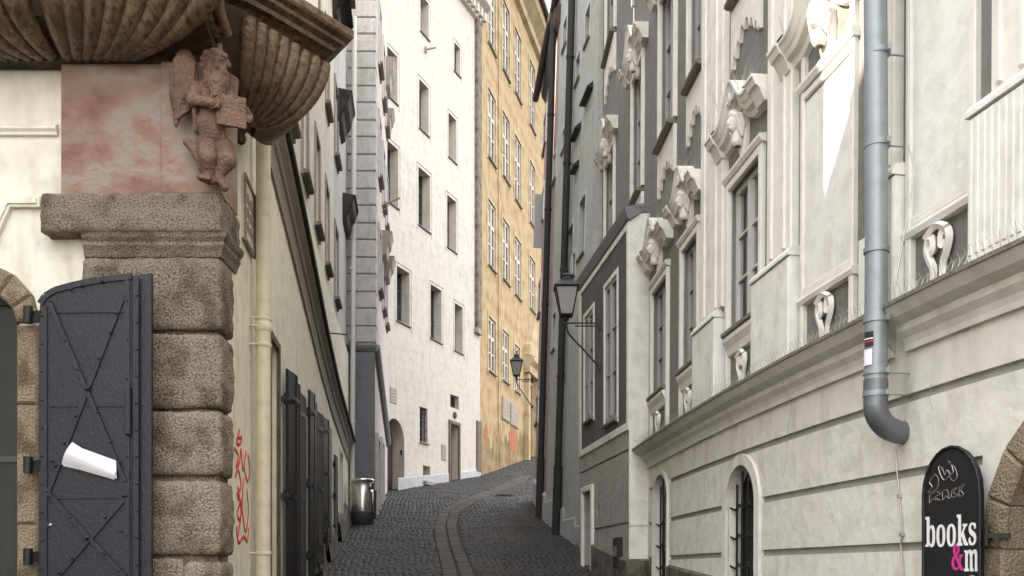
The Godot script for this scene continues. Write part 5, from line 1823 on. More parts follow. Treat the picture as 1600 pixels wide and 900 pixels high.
	for i in n: # the sheet curls between its two long edges
		for k in 6:
			var f := func(u: float, v: float) -> Vector3:
				var e: Vector3 = p[0].lerp(p[3], u).lerp(p[1].lerp(p[2], u), v)
				return e + w.normal(0.3) * (sin(PI * v) * 0.03 * (1.0 - 0.5 * u))
			quad(st, f.call(float(i) / n, k / 6.0), f.call(float(i + 1) / n, k / 6.0), f.call(float(i + 1) / n, (k + 1) / 6.0), f.call(float(i) / n, (k + 1) / 6.0))
	part("outer_sheet", st, M.paper, t)
	st = S()
	var back := []
	for q in [[99, 728, 0.026], [117, 696, 0.028], [183, 720, 0.028], [184, 748, 0.026]]: back.append(w.at(fx.call(float(q[0])), fy.call(float(q[1])), q[2]))
	quad(st, back[0], back[1], back[2], back[3])
	part("inner_sheet", st, M.paper, t)

func carved_figure() -> void:
	# a bearded winged figure holding an open book, perched on the corner of the marble block
	var t := thing("stone_figure", "weathered stone carving of a bearded winged figure holding an open book", "carving", Vector3(FX(330), FH(303) + EYE, -7.44))
	var k := 0.005
	var v := func(px: float, py: float, o: float) -> Vector3: return Vector3((px - 330.0) * k, (303.0 - py) * k, o)
	var c := Clay.new(Vector3(-0.42, -0.02, -0.12), Vector3(0.32, 1.22, 0.36), 0.0085, 0.0065)
	# wings
	c.ball(v.call(287, 138, 0.035), Vector3(0.115, 0.27, 0.045), Basis(Vector3(0, 0, 1), -0.06))
	c.limb(v.call(280, 165, 0.035), v.call(275, 207, 0.03), 0.07, 0.015)
	for i in 7:
		var u := (i + 1) / 8.0
		c.limb(v.call(lerpf(268, 308, u), 112.0 - 14.0 * sin(u * PI), 0.075), v.call(lerpf(274, 300, u), lerpf(200, 178, u), 0.065), 0.012, 0.008)
	for i in 0:
		var u := i / 8.0
		c.limb(v.call(lerpf(268, 318, u), lerpf(108, 92, u), 0.04), v.call(lerpf(272, 316, u), lerpf(196, 178, u) + 12.0 * sin(u * PI * 0.5 + 0.5), 0.05 + 0.05 * u), 0.030, 0.020)
	for i in 5:
		var u := i / 4.0
		c.limb(v.call(lerpf(352, 368, u), 112 + 6 * u, -0.02), v.call(lerpf(350, 364, u), 190, 0.0), 0.030, 0.02)
	# robe / trunk
	c.limb(v.call(330, 150, 0.05), v.call(330, 215, 0.06), 0.125, 0.11)
	c.limb(v.call(322, 200, 0.05), v.call(330, 250, 0.07), 0.10, 0.07)
	for q in [[302, 172], [316, 168], [332, 172], [346, 176]]: c.limb(v.call(q[0], q[1], 0.12), v.call(q[0] + 2, q[1] + 46, 0.12), 0.02, 0.016)
	# legs: bent knees and paws
	c.chain([v.call(318, 235, 0.09), v.call(322, 262, 0.19), v.call(326, 290, 0.12), v.call(314, 294, 0.2)], [0.07, 0.062, 0.04, 0.03])
	c.chain([v.call(350, 232, 0.06), v.call(352, 256, 0.12), v.call(338, 282, 0.1), v.call(350, 300, 0.12)], [0.075, 0.08, 0.045, 0.03])
	c.chain([v.call(292, 232, 0.05), v.call(304, 246, 0.09), v.call(316, 274, 0.11), v.call(330, 292, 0.13)], [0.035, 0.036, 0.032, 0.028])
	c.ball(v.call(323, 247, 0.17), Vector3(0.07, 0.09, 0.05))
	for e in 3: c.limb(v.call(310 + e * 7, 290, 0.17), v.call(308 + e * 8, 297, 0.24), 0.018, 0.014)
	# shoulders and arms to the book
	c.chain([v.call(306, 150, 0.10), v.call(300, 172, 0.16), v.call(328, 178, 0.24)], [0.06, 0.048, 0.034])
	c.chain([v.call(356, 150, 0.06), v.call(374, 172, 0.08), v.call(380, 188, 0.16)], [0.055, 0.042, 0.03])
	# head
	c.ball(v.call(335, 116, 0.13), Vector3(0.085, 0.115, 0.10))
	c.ball(v.call(336, 112, 0.235), Vector3(0.016, 0.04, 0.022)) # nose
	c.ball(v.call(336, 119, 0.245), Vector3(0.02, 0.014, 0.014))
	c.limb(v.call(325, 105, 0.215), v.call(333, 107, 0.225), 0.012, 0.010) # brows
	c.limb(v.call(339, 107, 0.225), v.call(347, 105, 0.215), 0.012, 0.010)
	for e in [327.0, 345.0]: c.ball(v.call(e, 121, 0.205), Vector3(0.024, 0.022, 0.018)) # cheeks
	# beard in strands
	for i in 9:
		var u := i / 8.0
		c.chain([v.call(lerpf(320, 352, u), 124, 0.17 + 0.05 * sin(u * PI)), v.call(lerpf(322, 350, u), 142, 0.18 + 0.06 * sin(u * PI)), v.call(lerpf(326, 348, u) + 2 * sin(i * 2.1), 160 + 8 * sin(u * PI), 0.17 + 0.05 * sin(u * PI))], [0.022, 0.022, 0.012])
	# curls
	for i in 26:
		var a := i * 2.39996
		var y := 1.0 - i / 26.0 * 1.15
		var r := sqrt(maxf(0.0, 1.0 - y * y))
		var q := Vector3(cos(a) * r * 0.095, y * 0.105, sin(a) * r * 0.10)
		if (q.z > 0.04 and y < 0.45) or y > 0.9: continue
		c.ball(v.call(335, 108, 0.12) + q, Vector3(0.03, 0.026, 0.03))
	# hollow eyes and mouth
	for e in [329.5, 342.5]: c.ball(v.call(e, 112.5, 0.232), Vector3(0.017, 0.011, 0.02), Basis.IDENTITY, -1.0)
	c.ball(v.call(336, 126.5, 0.255), Vector3(0.02, 0.006, 0.02), Basis.IDENTITY, -1.0)
	var st := S()
	c.mesh(st)
	t.rotation.y = 0.35
	t.scale = Vector3(0.95, 0.98, 0.8)
	t.position += Vector3(0.01, 0, -0.035)
	part("body", st, M.figure, t, false)
	# open book
	st = S()
	var B := func(px: float, py: float, o: float) -> Vector3: return v.call(px, py, o)
	for q in [[336.0, 158.0, 0.20, 352.0, 163.0, 0.27], [352.0, 163.0, 0.27, 382.0, 160.0, 0.21]]:
		var a: Vector3 = B.call(q[0], q[1], q[2])
		var e: Vector3 = B.call(q[3], q[4], q[5])
		var dn := Vector3(0, -0.245, 0.01)
		var nn := (e - a).cross(Vector3.UP).normalized() * -0.03
		hexa(st, [a + dn, e + dn, e + dn + nn, a + dn + nn, a, e, e + nn, a + nn])
	part("open_book", st, M.figure, t, false)
	# hands round the book, five fingers each
	for q in [[332.0, 178.0, 0.235, 1.0], [383.0, 188.0, 0.19, -1.0]]:
		var hc := Clay.new(Vector3(-0.09, -0.10, -0.09), Vector3(0.09, 0.10, 0.09), 0.004, 0.004)
		var sg: float = q[3]
		hc.ball(Vector3(-0.02 * sg, 0, -0.01), Vector3(0.035, 0.045, 0.022))
		for i in 4:
			var y := 0.032 - i * 0.021
			var ln: float = [0.036, 0.046, 0.042, 0.032][i]
			hc.chain([Vector3(0.0, y, 0.0), Vector3(ln * 0.7 * sg, y + 0.002, 0.022), Vector3(ln * 1.25 * sg, y - 0.004, 0.010)], [0.0105, 0.010, 0.008])
		hc.chain([Vector3(-0.03 * sg, 0.03, 0.0), Vector3(-0.005 * sg, 0.058, 0.02), Vector3(0.022 * sg, 0.066, 0.022)], [0.012, 0.011, 0.009])
		st = S()
		hc.mesh(st)
		var hd := part("hand", st, M.figure, t, false)
		hd.position = v.call(q[0], q[1], q[2])

func head_mesh() -> Mesh: # the little carved heads in the pediments: face, hair waves, neck; about 0.3 m tall
	var c := Clay.new(Vector3(-0.13, -0.21, -0.03), Vector3(0.13, 0.17, 0.19), 0.0055, 0.0035)
	c.ball(Vector3(0, 0.02, 0.06), Vector3(0.062, 0.085, 0.075))
	c.ball(Vector3(0, -0.035, 0.085), Vector3(0.04, 0.035, 0.04)) # jaw
	c.limb(Vector3(0, -0.05, 0.04), Vector3(0, -0.16, 0.03), 0.04, 0.06)
	c.ball(Vector3(0, 0.015, 0.14), Vector3(0.012, 0.026, 0.016))
	c.ball(Vector3(0, -0.028, 0.128), Vector3(0.02, 0.006, 0.008))
	c.ball(Vector3(0, -0.04, 0.126), Vector3(0.016, 0.006, 0.008))
	for sg in [-1.0, 1.0]:
		c.limb(Vector3(sg * 0.012, 0.042, 0.128), Vector3(sg * 0.04, 0.044, 0.11), 0.008, 0.007)
		c.ball(Vector3(sg * 0.026, 0.027, 0.118), Vector3(0.012, 0.007, 0.008))
		c.chain([Vector3(sg * 0.015, 0.10, 0.10), Vector3(sg * 0.06, 0.075, 0.075), Vector3(sg * 0.078, 0.0, 0.05), Vector3(sg * 0.07, -0.07, 0.045), Vector3(sg * 0.09, -0.13, 0.03)], [0.024, 0.028, 0.026, 0.022, 0.014])
		c.chain([Vector3(sg * 0.01, 0.115, 0.07), Vector3(sg * 0.075, 0.07, 0.035), Vector3(sg * 0.10, -0.02, 0.02), Vector3(sg * 0.085, -0.11, 0.02)], [0.026, 0.028, 0.024, 0.014])
	c.ball(Vector3(0, 0.12, 0.075), Vector3(0.05, 0.03, 0.05))
	var st := S()
	c.mesh(st)
	st.generate_normals()
	return st.commit()

const GREYQ := [Vector2(-3.66, 25.5), Vector2(-3.94, 29.0), Vector2(-4.22, 32.5)]
func grey_quoin_house() -> void:
	var b := thing("quoined_house", "grey house on the left with a stacked quoin edge above a painted blue-grey base", "house", Vector3(-3.5, ground(25.5) + EYE, -25.5))
	var fr := Wall.new([Vector2(-4.6, 25.5), Vector2(-3.66, 25.5)], 1.0)
	var st := S()
	face(st, fr, 0.0, 0.94, 0.0, 20.0)
	part("front_wall", st, M.quoin, b)
	var w := Wall.new(GREYQ, 1.0)
	# storeys of narrow windows on the lane side, stone planters below them
	for d in [27.2, 29.2, 31.0]:
		for h in [8.0, 11.2, 14.4]:
			window(b, w, w.s_at_d(d), w.s_at_d(d + 0.9), h, h + 1.7, {"depth": 0.05, "surround": 0.12, "proud": 0.06, "surround_mat": M.quoin, "mat": M.frame, "sill": 0.14, "panes": false})
	st = S()
	face(st, w, 0.0, w.length(), 0.0, 20.0, w.holes)
	part("side_wall", st, M.pinkish, b)
	st = S()
	shell(st, [Vector2(-4.6, 25.5), Vector2(-3.66, 25.5), Vector2(-4.22, 32.5), Vector2(-13, 32.5), Vector2(-13, 25.5)], 0.0, 20.0, 2)
	part("roof", st, M.tile, b)
	# quoin stones: alternating block joints, wrapped round the corner
	var y := 6.02
	var i := 0
	while y < 16.0:
		var hgt := 0.44 if i % 2 == 0 else 0.47
		st = S()
		var x0 := -4.38 if i % 2 else -4.35
		var dz := 0.55 if i % 2 else 0.52
		var e := 0.02
		var f := [Vector3(x0, 0, 0.05), Vector3(-3.66 + 0.05, 0, 0.05)]
		# front slab with chamfered joints plus a return slab on the lane side
		var zf := -25.5
		var v := func(x: float, yy: float, z: float) -> Vector3: return Vector3(x, yy + EYE, z)
		var xr := -3.61
		var a0 := y + 0.012
		var a1 := y + hgt - 0.012
		quad(st, v.call(x0, a0 + e, zf + 0.05), v.call(xr - e, a0 + e, zf + 0.05), v.call(xr - e, a1 - e, zf + 0.05), v.call(x0, a1 - e, zf + 0.05))
		quad(st, v.call(x0, a0, zf + 0.025), v.call(xr - e, a0, zf + 0.025), v.call(xr - e, a0 + e, zf + 0.05), v.call(x0, a0 + e, zf + 0.05))
		quad(st, v.call(x0, a1 - e, zf + 0.05), v.call(xr - e, a1 - e, zf + 0.05), v.call(xr - e, a1, zf + 0.025), v.call(x0, a1, zf + 0.025))
		quad(st, v.call(x0, a0, zf), v.call(x0, a1, zf), v.call(x0, a1 - e, zf + 0.05), v.call(x0, a0 + e, zf + 0.05))
		quad(st, v.call(xr - e, a0 + e, zf + 0.05), v.call(xr, a0 + e, zf + 0.03), v.call(xr, a1 - e, zf + 0.03), v.call(xr - e, a1 - e, zf + 0.05))
		quad(st, v.call(xr, a0 + e, zf + 0.03), v.call(xr - dz * 0.08, a0 + e, zf - dz), v.call(xr - dz * 0.08, a1 - e, zf - dz), v.call(xr, a1 - e, zf + 0.03))
		for yy in [a0, a1]: quad(st, v.call(x0, yy, zf), v.call(-3.66, yy, zf), v.call(xr - e, yy, zf + 0.025), v.call(x0, yy, zf + 0.025))
		for yy in [a0 + e, a1 - e]: quad(st, v.call(xr, yy, zf + 0.03), v.call(xr - dz * 0.08, yy, zf - dz), v.call(-3.66 - dz * 0.08, yy, zf - dz), v.call(-3.66, yy, zf))
		part("quoin_stone", st, M.quoin, b)
		y += hgt
		i += 1
	# ledge over the painted base, continuing along the side as a sloping hood
	st = S()
	var prof := [Vector2(0, 5.78), Vector2(0.05, 5.80), Vector2(0.10, 5.88), Vector2(0.12, 5.94), Vector2(0.0, 6.0)]
	sweep(st, fr, 0.1, 1.0, prof)
	sweep(st, w, -0.05, w.s_at_d(32.0), [Vector2(0, 5.78), Vector2(0.08, 5.80), Vector2(0.14, 5.88), Vector2(0.16, 5.94), Vector2(0.0, 6.0)], -1.7)
	part("ledge", st, M.lead, b)
	st = S()
	wbevel(st, fr, 0.1, 0.96, 0.8, 5.77, -0.01, 0.025, 0.004)
	var base := part("painted_base", st, M.bluegrey, b)
	st = S()
	face(st, w, 0.0, w.s_at_d(28.0), 0.5, 5.7)
	for j in w.p.size(): pass
	# lane-side doors in pale frames
	for q in [[26.1, 27.0, 3.7], [28.3, 29.2, 3.9]]:
		st = S()
		var s0 := w.s_at_d(q[0])
		var s1 := w.s_at_d(q[1])
		for m in [[s0 - 0.14, s0, 1.2, q[2]], [s1, s1 + 0.14, 1.2, q[2]], [s0, s1, q[2] - 0.14, q[2]]]: wbevel(st, w, m[0], m[1], m[2], m[3], -0.01, 0.09, 0.015)
		var fr2 := part("door_surround", st, M.quoin, b)
		st = S()
		wbox(st, w, s0, s1, 1.2, q[2] - 0.15, 0.0, 0.02)
		part("door", st, M.wood, fr2)
	# stone consoles standing out from the side
	for q in [[30.6, 16.35, 0.95, 0.30], [28.6, 10.1, 0.75, 0.30], [29.8, 9.75, 0.7, 0.32], [31.2, 15.0, 0.5, 0.24]]:
		st = S()
		var s := w.s_at_d(q[0])
		sweep(st, w, s, s + 0.9, [Vector2(0, q[1] - q[2]), Vector2(q[3] * 0.55, q[1] - q[2] * 0.9), Vector2(q[3] * 0.7, q[1] - q[2] * 0.5), Vector2(q[3] * 0.9, q[1] - q[2] * 0.4), Vector2(q[3], q[1] - q[2] * 0.15), Vector2(q[3] + 0.04, q[1]), Vector2(0, q[1] + 0.02)])
		part("stone_console", st, M.concrete, b)
	# flag bracket
	st = S()
	var sf := w.s_at_d(29.0)
	tube(st, [w.at(sf, 11.0, 0.0), w.at(sf, 11.25, 0.55)], 0.03, 8)
	tube(st, [w.at(sf, 10.8, 0.0), w.at(sf, 11.15, 0.35)], 0.015, 6)
	part("flag_bracket", st, M.concrete, b)
	# pale drainpipe in the corner
	var t := thing("drainpipe", "thin pale drainpipe in the corner where the cream and grey houses meet", "drainpipe", Vector3(-4.15, ground(24.8) + EYE, -24.9))
	st = S()
	tube(st, [Vector3(-4.17, 2.0, -25.0), Vector3(-4.10, 16.0, -25.0)], 0.065, 12)
	part("pipe", st, M.pipe_white, t)
	for h in [3.6, 5.4, 7.6, 9.4, 11.2]:
		st = S()
		tube(st, [Vector3(-4.16, h, -25.0), Vector3(-4.16, h + 0.08, -25.0)], 0.08, 12)
		part("pipe_collar", st, M.pipe_white, t)

func waste_bin() -> void:
	var d := 24.3
	var at := Vector3((566.0 - 800.0) / F * d, ground(d) + EYE - 0.12, -d)
	var t := thing("litter_bin", "round perforated steel litter bin on a dark base against the grey house", "litter bin", at)
	var st := S()
	lathe(st, at, [Vector2(0.0, 0.0), Vector2(0.29, 0.0), Vector2(0.29, 0.42), Vector2(0.27, 0.44), Vector2(0.0, 0.44)], 24)
	part("base", st, M.tar, t)
	st = S()
	lathe(st, at, [Vector2(0.27, 0.42), Vector2(0.275, 0.44), Vector2(0.275, 1.20), Vector2(0.255, 1.20), Vector2(0.25, 0.5)], 28)
	part("steel_shell", st, M.steel, t)
	st = S()
	for r in 20: # rows of punched holes
		for k in 44:
			var a := TAU * (k + (0.5 if r % 2 else 0.0)) / 44.0
			if sin(a) < -0.2: continue
			if absf(a - 1.75) < 0.13: continue
			var c := at + Vector3(cos(a) * 0.2765, 0.50 + r * 0.033, sin(a) * 0.2765)
			var u := Vector3(-sin(a), 0, cos(a)) * 0.0105
			var vv := Vector3(0, 0.011, 0)
			quad(st, c - u, c - vv, c + u, c + vv)
	stuff(part("punched_holes", st, M.tar, t))
	st = S()
	lathe(st, at, [Vector2(0.255, 1.19), Vector2(0.295, 1.2), Vector2(0.30, 1.23), Vector2(0.29, 1.26), Vector2(0.25, 1.265), Vector2(0.2, 1.2), Vector2(0.0, 1.15)], 28)
	part("rim", st, M.steel, t)
	st = S()
	obox(st, at + Vector3(0.26, 1.07, 0.16), Vector3(0.05, 0.08, 0.03))
	part("ashtray", st, M.tar, t)
	st = S()
	obox(st, at + Vector3(0.33, 0.62, 0.02), Vector3(0.03, 0.36, 0.06))
	part("post", st, M.tar, t)
	st = S()
	obox(st, at + Vector3(0.24, 1.10, 0.197), Vector3(0.02, 0.045, 0.004), Basis(Vector3.UP, 0.5))
	part("sticker", st, M.paper, t)

const CHALK := [Vector2(-4.3, 32.3), Vector2(-1.33, 40.0)]
func chalk_house() -> void:
	var w := Wall.new(CHALK, 1.0)
	var b := thing("white_house", "tall white plastered house with deep square windows and an arched gateway up the lane", "house", w.at(4.0, ground(36.0)))
	for q in [[657, 670, -2, 55], [604, 621, 80, 155], [655, 670, 131, 206], [701, 713, 182, 250], [604, 622, 226, 319], [654, 672, 268, 357], [699, 713, 310, 390], [620, 640, 421, 505], [673, 690, 449, 532], [710.5, 723, 477, 550], [710, 719, 71, 115]]:
		px_window(b, w, q[0], q[1], q[2], q[3], {"depth": 0.34 if q[0] != 710 else 0.2, "cols": 2, "rows": 3, "frame": 0.06, "mid": 0.05, "bar": 0.03, "mat": M.frame_dark, "sill": 0.05, "sill_mat": M.frame_dark})
	# incised plaster bands round each opening
	for q in w.holes:
		var bands := S()
		for m in [[q[0] - 0.14, q[0] - 0.115, q[2] - 0.2, q[3] + 0.14], [q[1] + 0.115, q[1] + 0.14, q[2] - 0.2, q[3] + 0.14], [q[0] - 0.115, q[1] + 0.115, q[3] + 0.115, q[3] + 0.14]]: wbevel(bands, w, m[0], m[1], m[2], m[3], -0.01, 0.02, 0.005)
		part("window_band", bands, M.chalk, b)
	var s_of := func(px: float) -> float: return w.s_of(px)
	var rect := func(q: Array) -> Array:
		var s0 := w.s_of(q[0])
		var s1 := w.s_of(q[1])
		var m := (s0 + s1) / 2
		return [s0, s1, w.h_of(m, q[3]), w.h_of(m, q[2])]
	# barred window, small vents, hatch
	var r: Array = rect.call([656, 668, 637, 691])
	var win := window(b, w, r[0], r[1], r[2], r[3], {"depth": 0.25, "cols": 1, "rows": 1, "frame": 0.04, "mat": M.frame_dark, "sill": 0.08, "sill_mat": M.concrete})
	for k in 3:
		var st0 := S()
		var s := lerpf(r[0], r[1], (k + 0.5) / 3.0)
		tube(st0, [w.at(s, r[2], -0.08), w.at(s, r[3], -0.08)], 0.018, 6)
		part("bar", st0, M.black, win)
	for k in 4:
		var st0 := S()
		var h := lerpf(r[2], r[3], (k + 0.5) / 4.0)
		tube(st0, [w.at(r[0], h, -0.06), w.at(r[1], h, -0.06)], 0.016, 6)
		part("bar", st0, M.black, win)
	r = rect.call([703.5, 717, 618, 638])
	window(b, w, r[0], r[1], r[2], r[3], {"depth": 0.2, "cols": 1, "rows": 1, "frame": 0.05, "mat": M.frame_dark})
	r = rect.call([661, 672, 728, 752])
	hole(w, r[0], r[1], r[2], r[3], 0.3, true)
	var st := S()
	wbevel(st, w, r[0] - 0.05, r[1] + 0.1, r[2] - 0.16, r[2] - 0.01, 0.0, 0.18, 0.02)
	part("hatch_sill", st, M.concrete, b)
	# doorway
	r = rect.call([703, 716, 664, 762])
	hole(w, r[0], r[1], r[2] - 0.3, r[3], 0.35)
	st = S()
	for m in [[r[0] - 0.13, r[0], r[2] - 0.3, r[3] + 0.14], [r[1], r[1] + 0.13, r[2] - 0.3, r[3] + 0.14], [r[0], r[1], r[3], r[3] + 0.14]]: wbevel(st, w, m[0], m[1], m[2], m[3], -0.01, 0.06, 0.015)
	var sur := part("door_surround", st, M.wood_grey, b)
	st = S()
	wbox(st, w, r[0], r[1], r[2] - 0.3, r[3] - 0.01, -0.34, -0.28)
	for e in [[0.15, 0.45], [0.55, 0.9]]: wbevel(st, w, r[0] + 0.15, r[1] - 0.15, lerpf(r[2], r[3], e[0]), lerpf(r[2], r[3], e[1]), -0.29, -0.26, 0.01)
	part("door", st, M.wood, sur)
	# gateway arch
	r = rect.call([588, 632, 652, 775])
	var g0 := w.s_of(604.5) - 1.3
	g0 = 0.05
	hole(w, g0, r[1], r[2] - 0.3, r[3], 0.5, false, r[3] - 0.8)
	for k in 5: # boards of the gate
		st = S()
		wbevel(st, w, lerpf(g0, r[1], k / 5.0) + 0.008, lerpf(g0, r[1], (k + 1) / 5.0) - 0.008, r[2] - 0.3, r[3], -0.5, -0.46, 0.008)
		part("gate_board", st, M.gate, b)
	# plates and odds and ends
	r = rect.call([609, 619, 606, 630])
	st = S()
	wbevel(st, w, r[0], r[1], r[2], r[3], -0.01, 0.02, 0.01)
	part("grate", st, M.concrete, b)
	st = S()
	for k in 5: wbox(st, w, r[0] + 0.04, r[1] - 0.04, lerpf(r[2], r[3], (k + 0.25) / 5.0), lerpf(r[2], r[3], (k + 0.65) / 5.0), 0.015, 0.026)
	part("grate_slat", st, M.frame_grey, b)
	r = rect.call([690, 696, 695, 719])
	st = S()
	wbevel(st, w, r[0], r[1], r[2], r[3], 0.0, 0.03, 0.008)
	part("wall_cabinet", st, M.concrete, b)
	st = S()
	var sc := w.s_of(710)
	var c0 := w.at(sc, w.h_of(sc, 649), 0)
	tube(st, [c0, c0 + w.normal(0) * 0.05], 0.13, 14)
	part("round_vent", st, M.tar, b)
	st = S()
	sc = w.s_of(627)
	tube(st, [w.at(sc, w.h_of(sc, 707), 0), w.at(sc, w.h_of(sc, 707), 0.08)], 0.09, 12)
	part("bell_knob", st, M.black, b)
	st = S()
	sc = w.s_of(664)
	tube(st, [w.at(sc, w.h_of(sc, 78), 0), w.at(sc, w.h_of(sc, 78), 0.45)], 0.035, 8)
	obox(st, w.at(sc, w.h_of(sc, 78), 0.02), Vector3(0.05, 0.1, 0.05))
	part("wall_hook", st, M.concrete, b)
	r = rect.call([744, 750.5, 658, 737])
	st = S()
	wbevel(st, w, r[0], r[1], r[2], r[3], 0.0, 0.06, 0.01)
	part("notice_board", st, M.wood_grey, b)
	st = S()
	face(st, w, 0.0, w.length(), 0.0, 24.6, w.holes)
	part("facade", st, M.chalk, b)
	# skirting following the slope
	var dpx := w.s_of(701)
	var dpy := w.s_of(718)
	st = S()
	for q in [[w.s_of(621), dpx - 0.05], [dpy + 0.05, w.length()]]:
		var n := 6
		for i in n:
			var a := lerpf(q[0], q[1], float(i) / n)
			var e := lerpf(q[0], q[1], float(i + 1) / n)
			var ha := ground(w.d_of(a)) + 0.42 - 0.02 * a
			var he := ground(w.d_of(e)) + 0.42 - 0.02 * e
			quad(st, w.at(a, ha - 1.6, 0.04), w.at(e, he - 1.6, 0.04), w.at(e, he, 0.04), w.at(a, ha, 0.04))
			quad(st, w.at(a, ha, 0.04), w.at(e, he, 0.04), w.at(e, he + 0.03, 0), w.at(a, ha + 0.03, 0))
	part("skirting", st, M.skirting, b)
	# eaves cornice with dentils
	st = S()
	sweep(st, w, 0.0, w.length(), [Vector2(0, 22.6), Vector2(0.15, 22.65), Vector2(0.18, 23.1), Vector2(0.5, 23.3), Vector2(0.55, 23.6), Vector2(0, 23.8)])
	var cor := part("eaves_cornice", st, M.chalk, b)
	for k in 22:
		st = S()
		wbevel(st, w, k * 0.38 + 0.05, k * 0.38 + 0.25, 22.72, 23.08, 0.15, 0.32, 0.01)
		part("dentil", st, M.chalk, cor)
	st = S()
	shell(st, [Vector2(-4.3, 32.3), Vector2(-1.33, 40.0), Vector2(-12, 44), Vector2(-16, 33)], 0.0, 24.6, 1)
	part("roof", st, M.tile, b)

const OCHRE := [Vector2(-1.33, 40.0), Vector2(1.0, 50.0), Vector2(2.4, 56.0)]
func ochre_house() -> void:
	var w := Wall.new(OCHRE, 1.0)
	var b := thing("ochre_house", "tall ochre plastered house with white casement windows and a stained peeling base", "house", w.at(5.0, ground(45.0)))
	for q in [[762, 774, -30, 76], [785, 796, 8, 117], [804, 814, 52, 152], [827, 836, 101, 201], [762, 774, 147, 252], [785, 796, 182, 281], [804, 814, 218, 317], [827, 836, 257, 352], [762, 774, 318, 419], [785, 796, 347, 440], [804, 814, 375, 464], [827, 836, 405, 485], [763, 774, 499, 582], [784.5, 794.5, 519, 596], [803.5, 812, 541, 612]]:
		px_window(b, w, q[0], q[1], q[2], q[3], {"depth": 0.06, "cols": 2, "rows": 3, "transom": 0.66, "frame": 0.10, "mid": 0.12, "bar": 0.07, "mat": M.frame_ochre, "surround": 0.17, "proud": 0.03, "surround_mat": M.ochre_pale, "sill": 0.10, "sill_mat": M.concrete, "curtain": 0.5})
	var dr0 := w.s_of(822)
	var dr1 := w.s_of(832)
	hole(w, dr0, dr1, 5.0, 9.6, 0.4, true)
	var st := S()
	face(st, w, 0.0, w.length(), 2.0, 29.0, w.holes)
	part("facade", st, M.ochre, b)
	# stained and flaking base course, ragged at the top
	st = S()
	var pts := PackedVector2Array()
	var n := 30
	var stop := w.s_of(820)
	for i in n + 1:
		var s := lerpf(0.0, stop, float(i) / n)
		pts.append(Vector2(s, ground(w.d_of(s)) - 0.5))
	for i in range(n, -1, -1):
		var s := lerpf(0.0, stop, float(i) / n)
		pts.append(Vector2(s, ground(w.d_of(s)) + 1.5 + 0.35 * sin(i * 1.7) + 0.3 * sin(i * 0.63 + 1.0)))
	prism(st, w, pts, -0.01, 0.012)
	part("stained_base", st, M.ochre_low, b)
	for q in [[756.5, 762, 664, 695], [795, 808, 668, 710]]:
		st = S()
		var a := w.s_of(q[0])
		var c := w.s_of(q[1])
		var m := (a + c) / 2
		var blob := PackedVector2Array()
		for k in 14:
			var rr := 1.0 + 0.18 * sin(k * 2.3) + 0.1 * sin(k * 4.1)
			blob.append(Vector2(m + cos(TAU * k / 14) * (c - a) / 2 * rr, w.h_of(m, (q[2] + q[3]) / 2) + sin(TAU * k / 14) * absf(w.h_of(m, q[2]) - w.h_of(m, q[3])) / 2 * rr))
		prism(st, w, blob, -0.01, 0.018)
		part("paint_patch", st, M.orange, b)
	# inscription tablets
	for q in [[784, 795, 623, 658], [797, 808, 633, 667]]:
		var a := w.s_of(q[0])
		var c := w.s_of(q[1])
		var m := (a + c) / 2
		st = S()
		wbevel(st, w, a, c, w.h_of(m, q[3]), w.h_of(m, q[2]), 0.0, 0.07, 0.03)
		var tb := part("stone_tablet", st, M.concrete, b)
		st = S()
		for k in 5: wbox(st, w, a + 0.15, c - 0.18, lerpf(w.h_of(m, q[3]), w.h_of(m, q[2]), (k + 0.6) / 6.0), lerpf(w.h_of(m, q[3]), w.h_of(m, q[2]), (k + 0.8) / 6.0), 0.068, 0.076)
		part("inscription", st, M.ochre_pale, tb)
	# carved doorcase near the bend
	st = S()
	var d0 := w.s_of(821)
	var d1 := w.s_of(834)
	for m in [[d0 - 0.25, d0 + 0.1], [d1 - 0.1, d1 + 0.25]]: wbevel(st, w, m[0], m[1], 5.0, 9.9, -0.01, 0.25, 0.03)
	sweep(st, w, d0 - 0.4, d1 + 0.4, [Vector2(0, 9.9), Vector2(0.3, 9.95), Vector2(0.35, 10.3), Vector2(0.55, 10.5), Vector2(0.55, 10.7), Vector2(0, 10.8)])
	prism(st, w, PackedVector2Array([Vector2(d0 - 0.35, 10.8), Vector2(d1 + 0.35, 10.8), Vector2(d1 + 0.15, 11.4), Vector2(d1 - 0.2, 11.6), Vector2((d0 + d1) / 2 + 0.3, 12.4), Vector2((d0 + d1) / 2, 12.7), Vector2((d0 + d1) / 2 - 0.3, 12.4), Vector2(d0 + 0.2, 11.6), Vector2(d0 - 0.15, 11.4)]), 0.0, 0.35, 0.06)
	part("carved_doorcase", st, M.ochre_pale, b)
	# weathered pier where the white house ends, from the second storey up
	st = S()
	var raw := Wall.new([Vector2(-1.75, 39.62), Vector2(-1.34, 39.5)], 1.0)
	wbevel(st, raw, 0.0, 0.40, 9.95, 23.0, -0.4, 0.08, 0.04)
	part("weathered_pier", st, M.raw, b)
	st = S()
	wbevel(st, raw, -0.02, 0.43, 9.72, 9.94, -0.4, 0.16, 0.03)
	part("pier_foot", st, M.concrete, b)
	st = S()
	tube(st, [w.at(3.1, 6.0, 0.03), w.at(3.1, 26.0, 0.03)], 0.03, 6)
	part("cable", st, M.ochre_pale, b)
	# eaves, gutter and tiled roof
	st = S()
	sweep(st, w, 0.0, w.length(), [Vector2(0, 27.4), Vector2(0.2, 27.5), Vector2(0.25, 27.8), Vector2(0.7, 28.2), Vector2(0.75, 28.6), Vector2(0, 28.8)])
	part("eaves_cornice", st, M.ochre_pale, b)
	st = S()
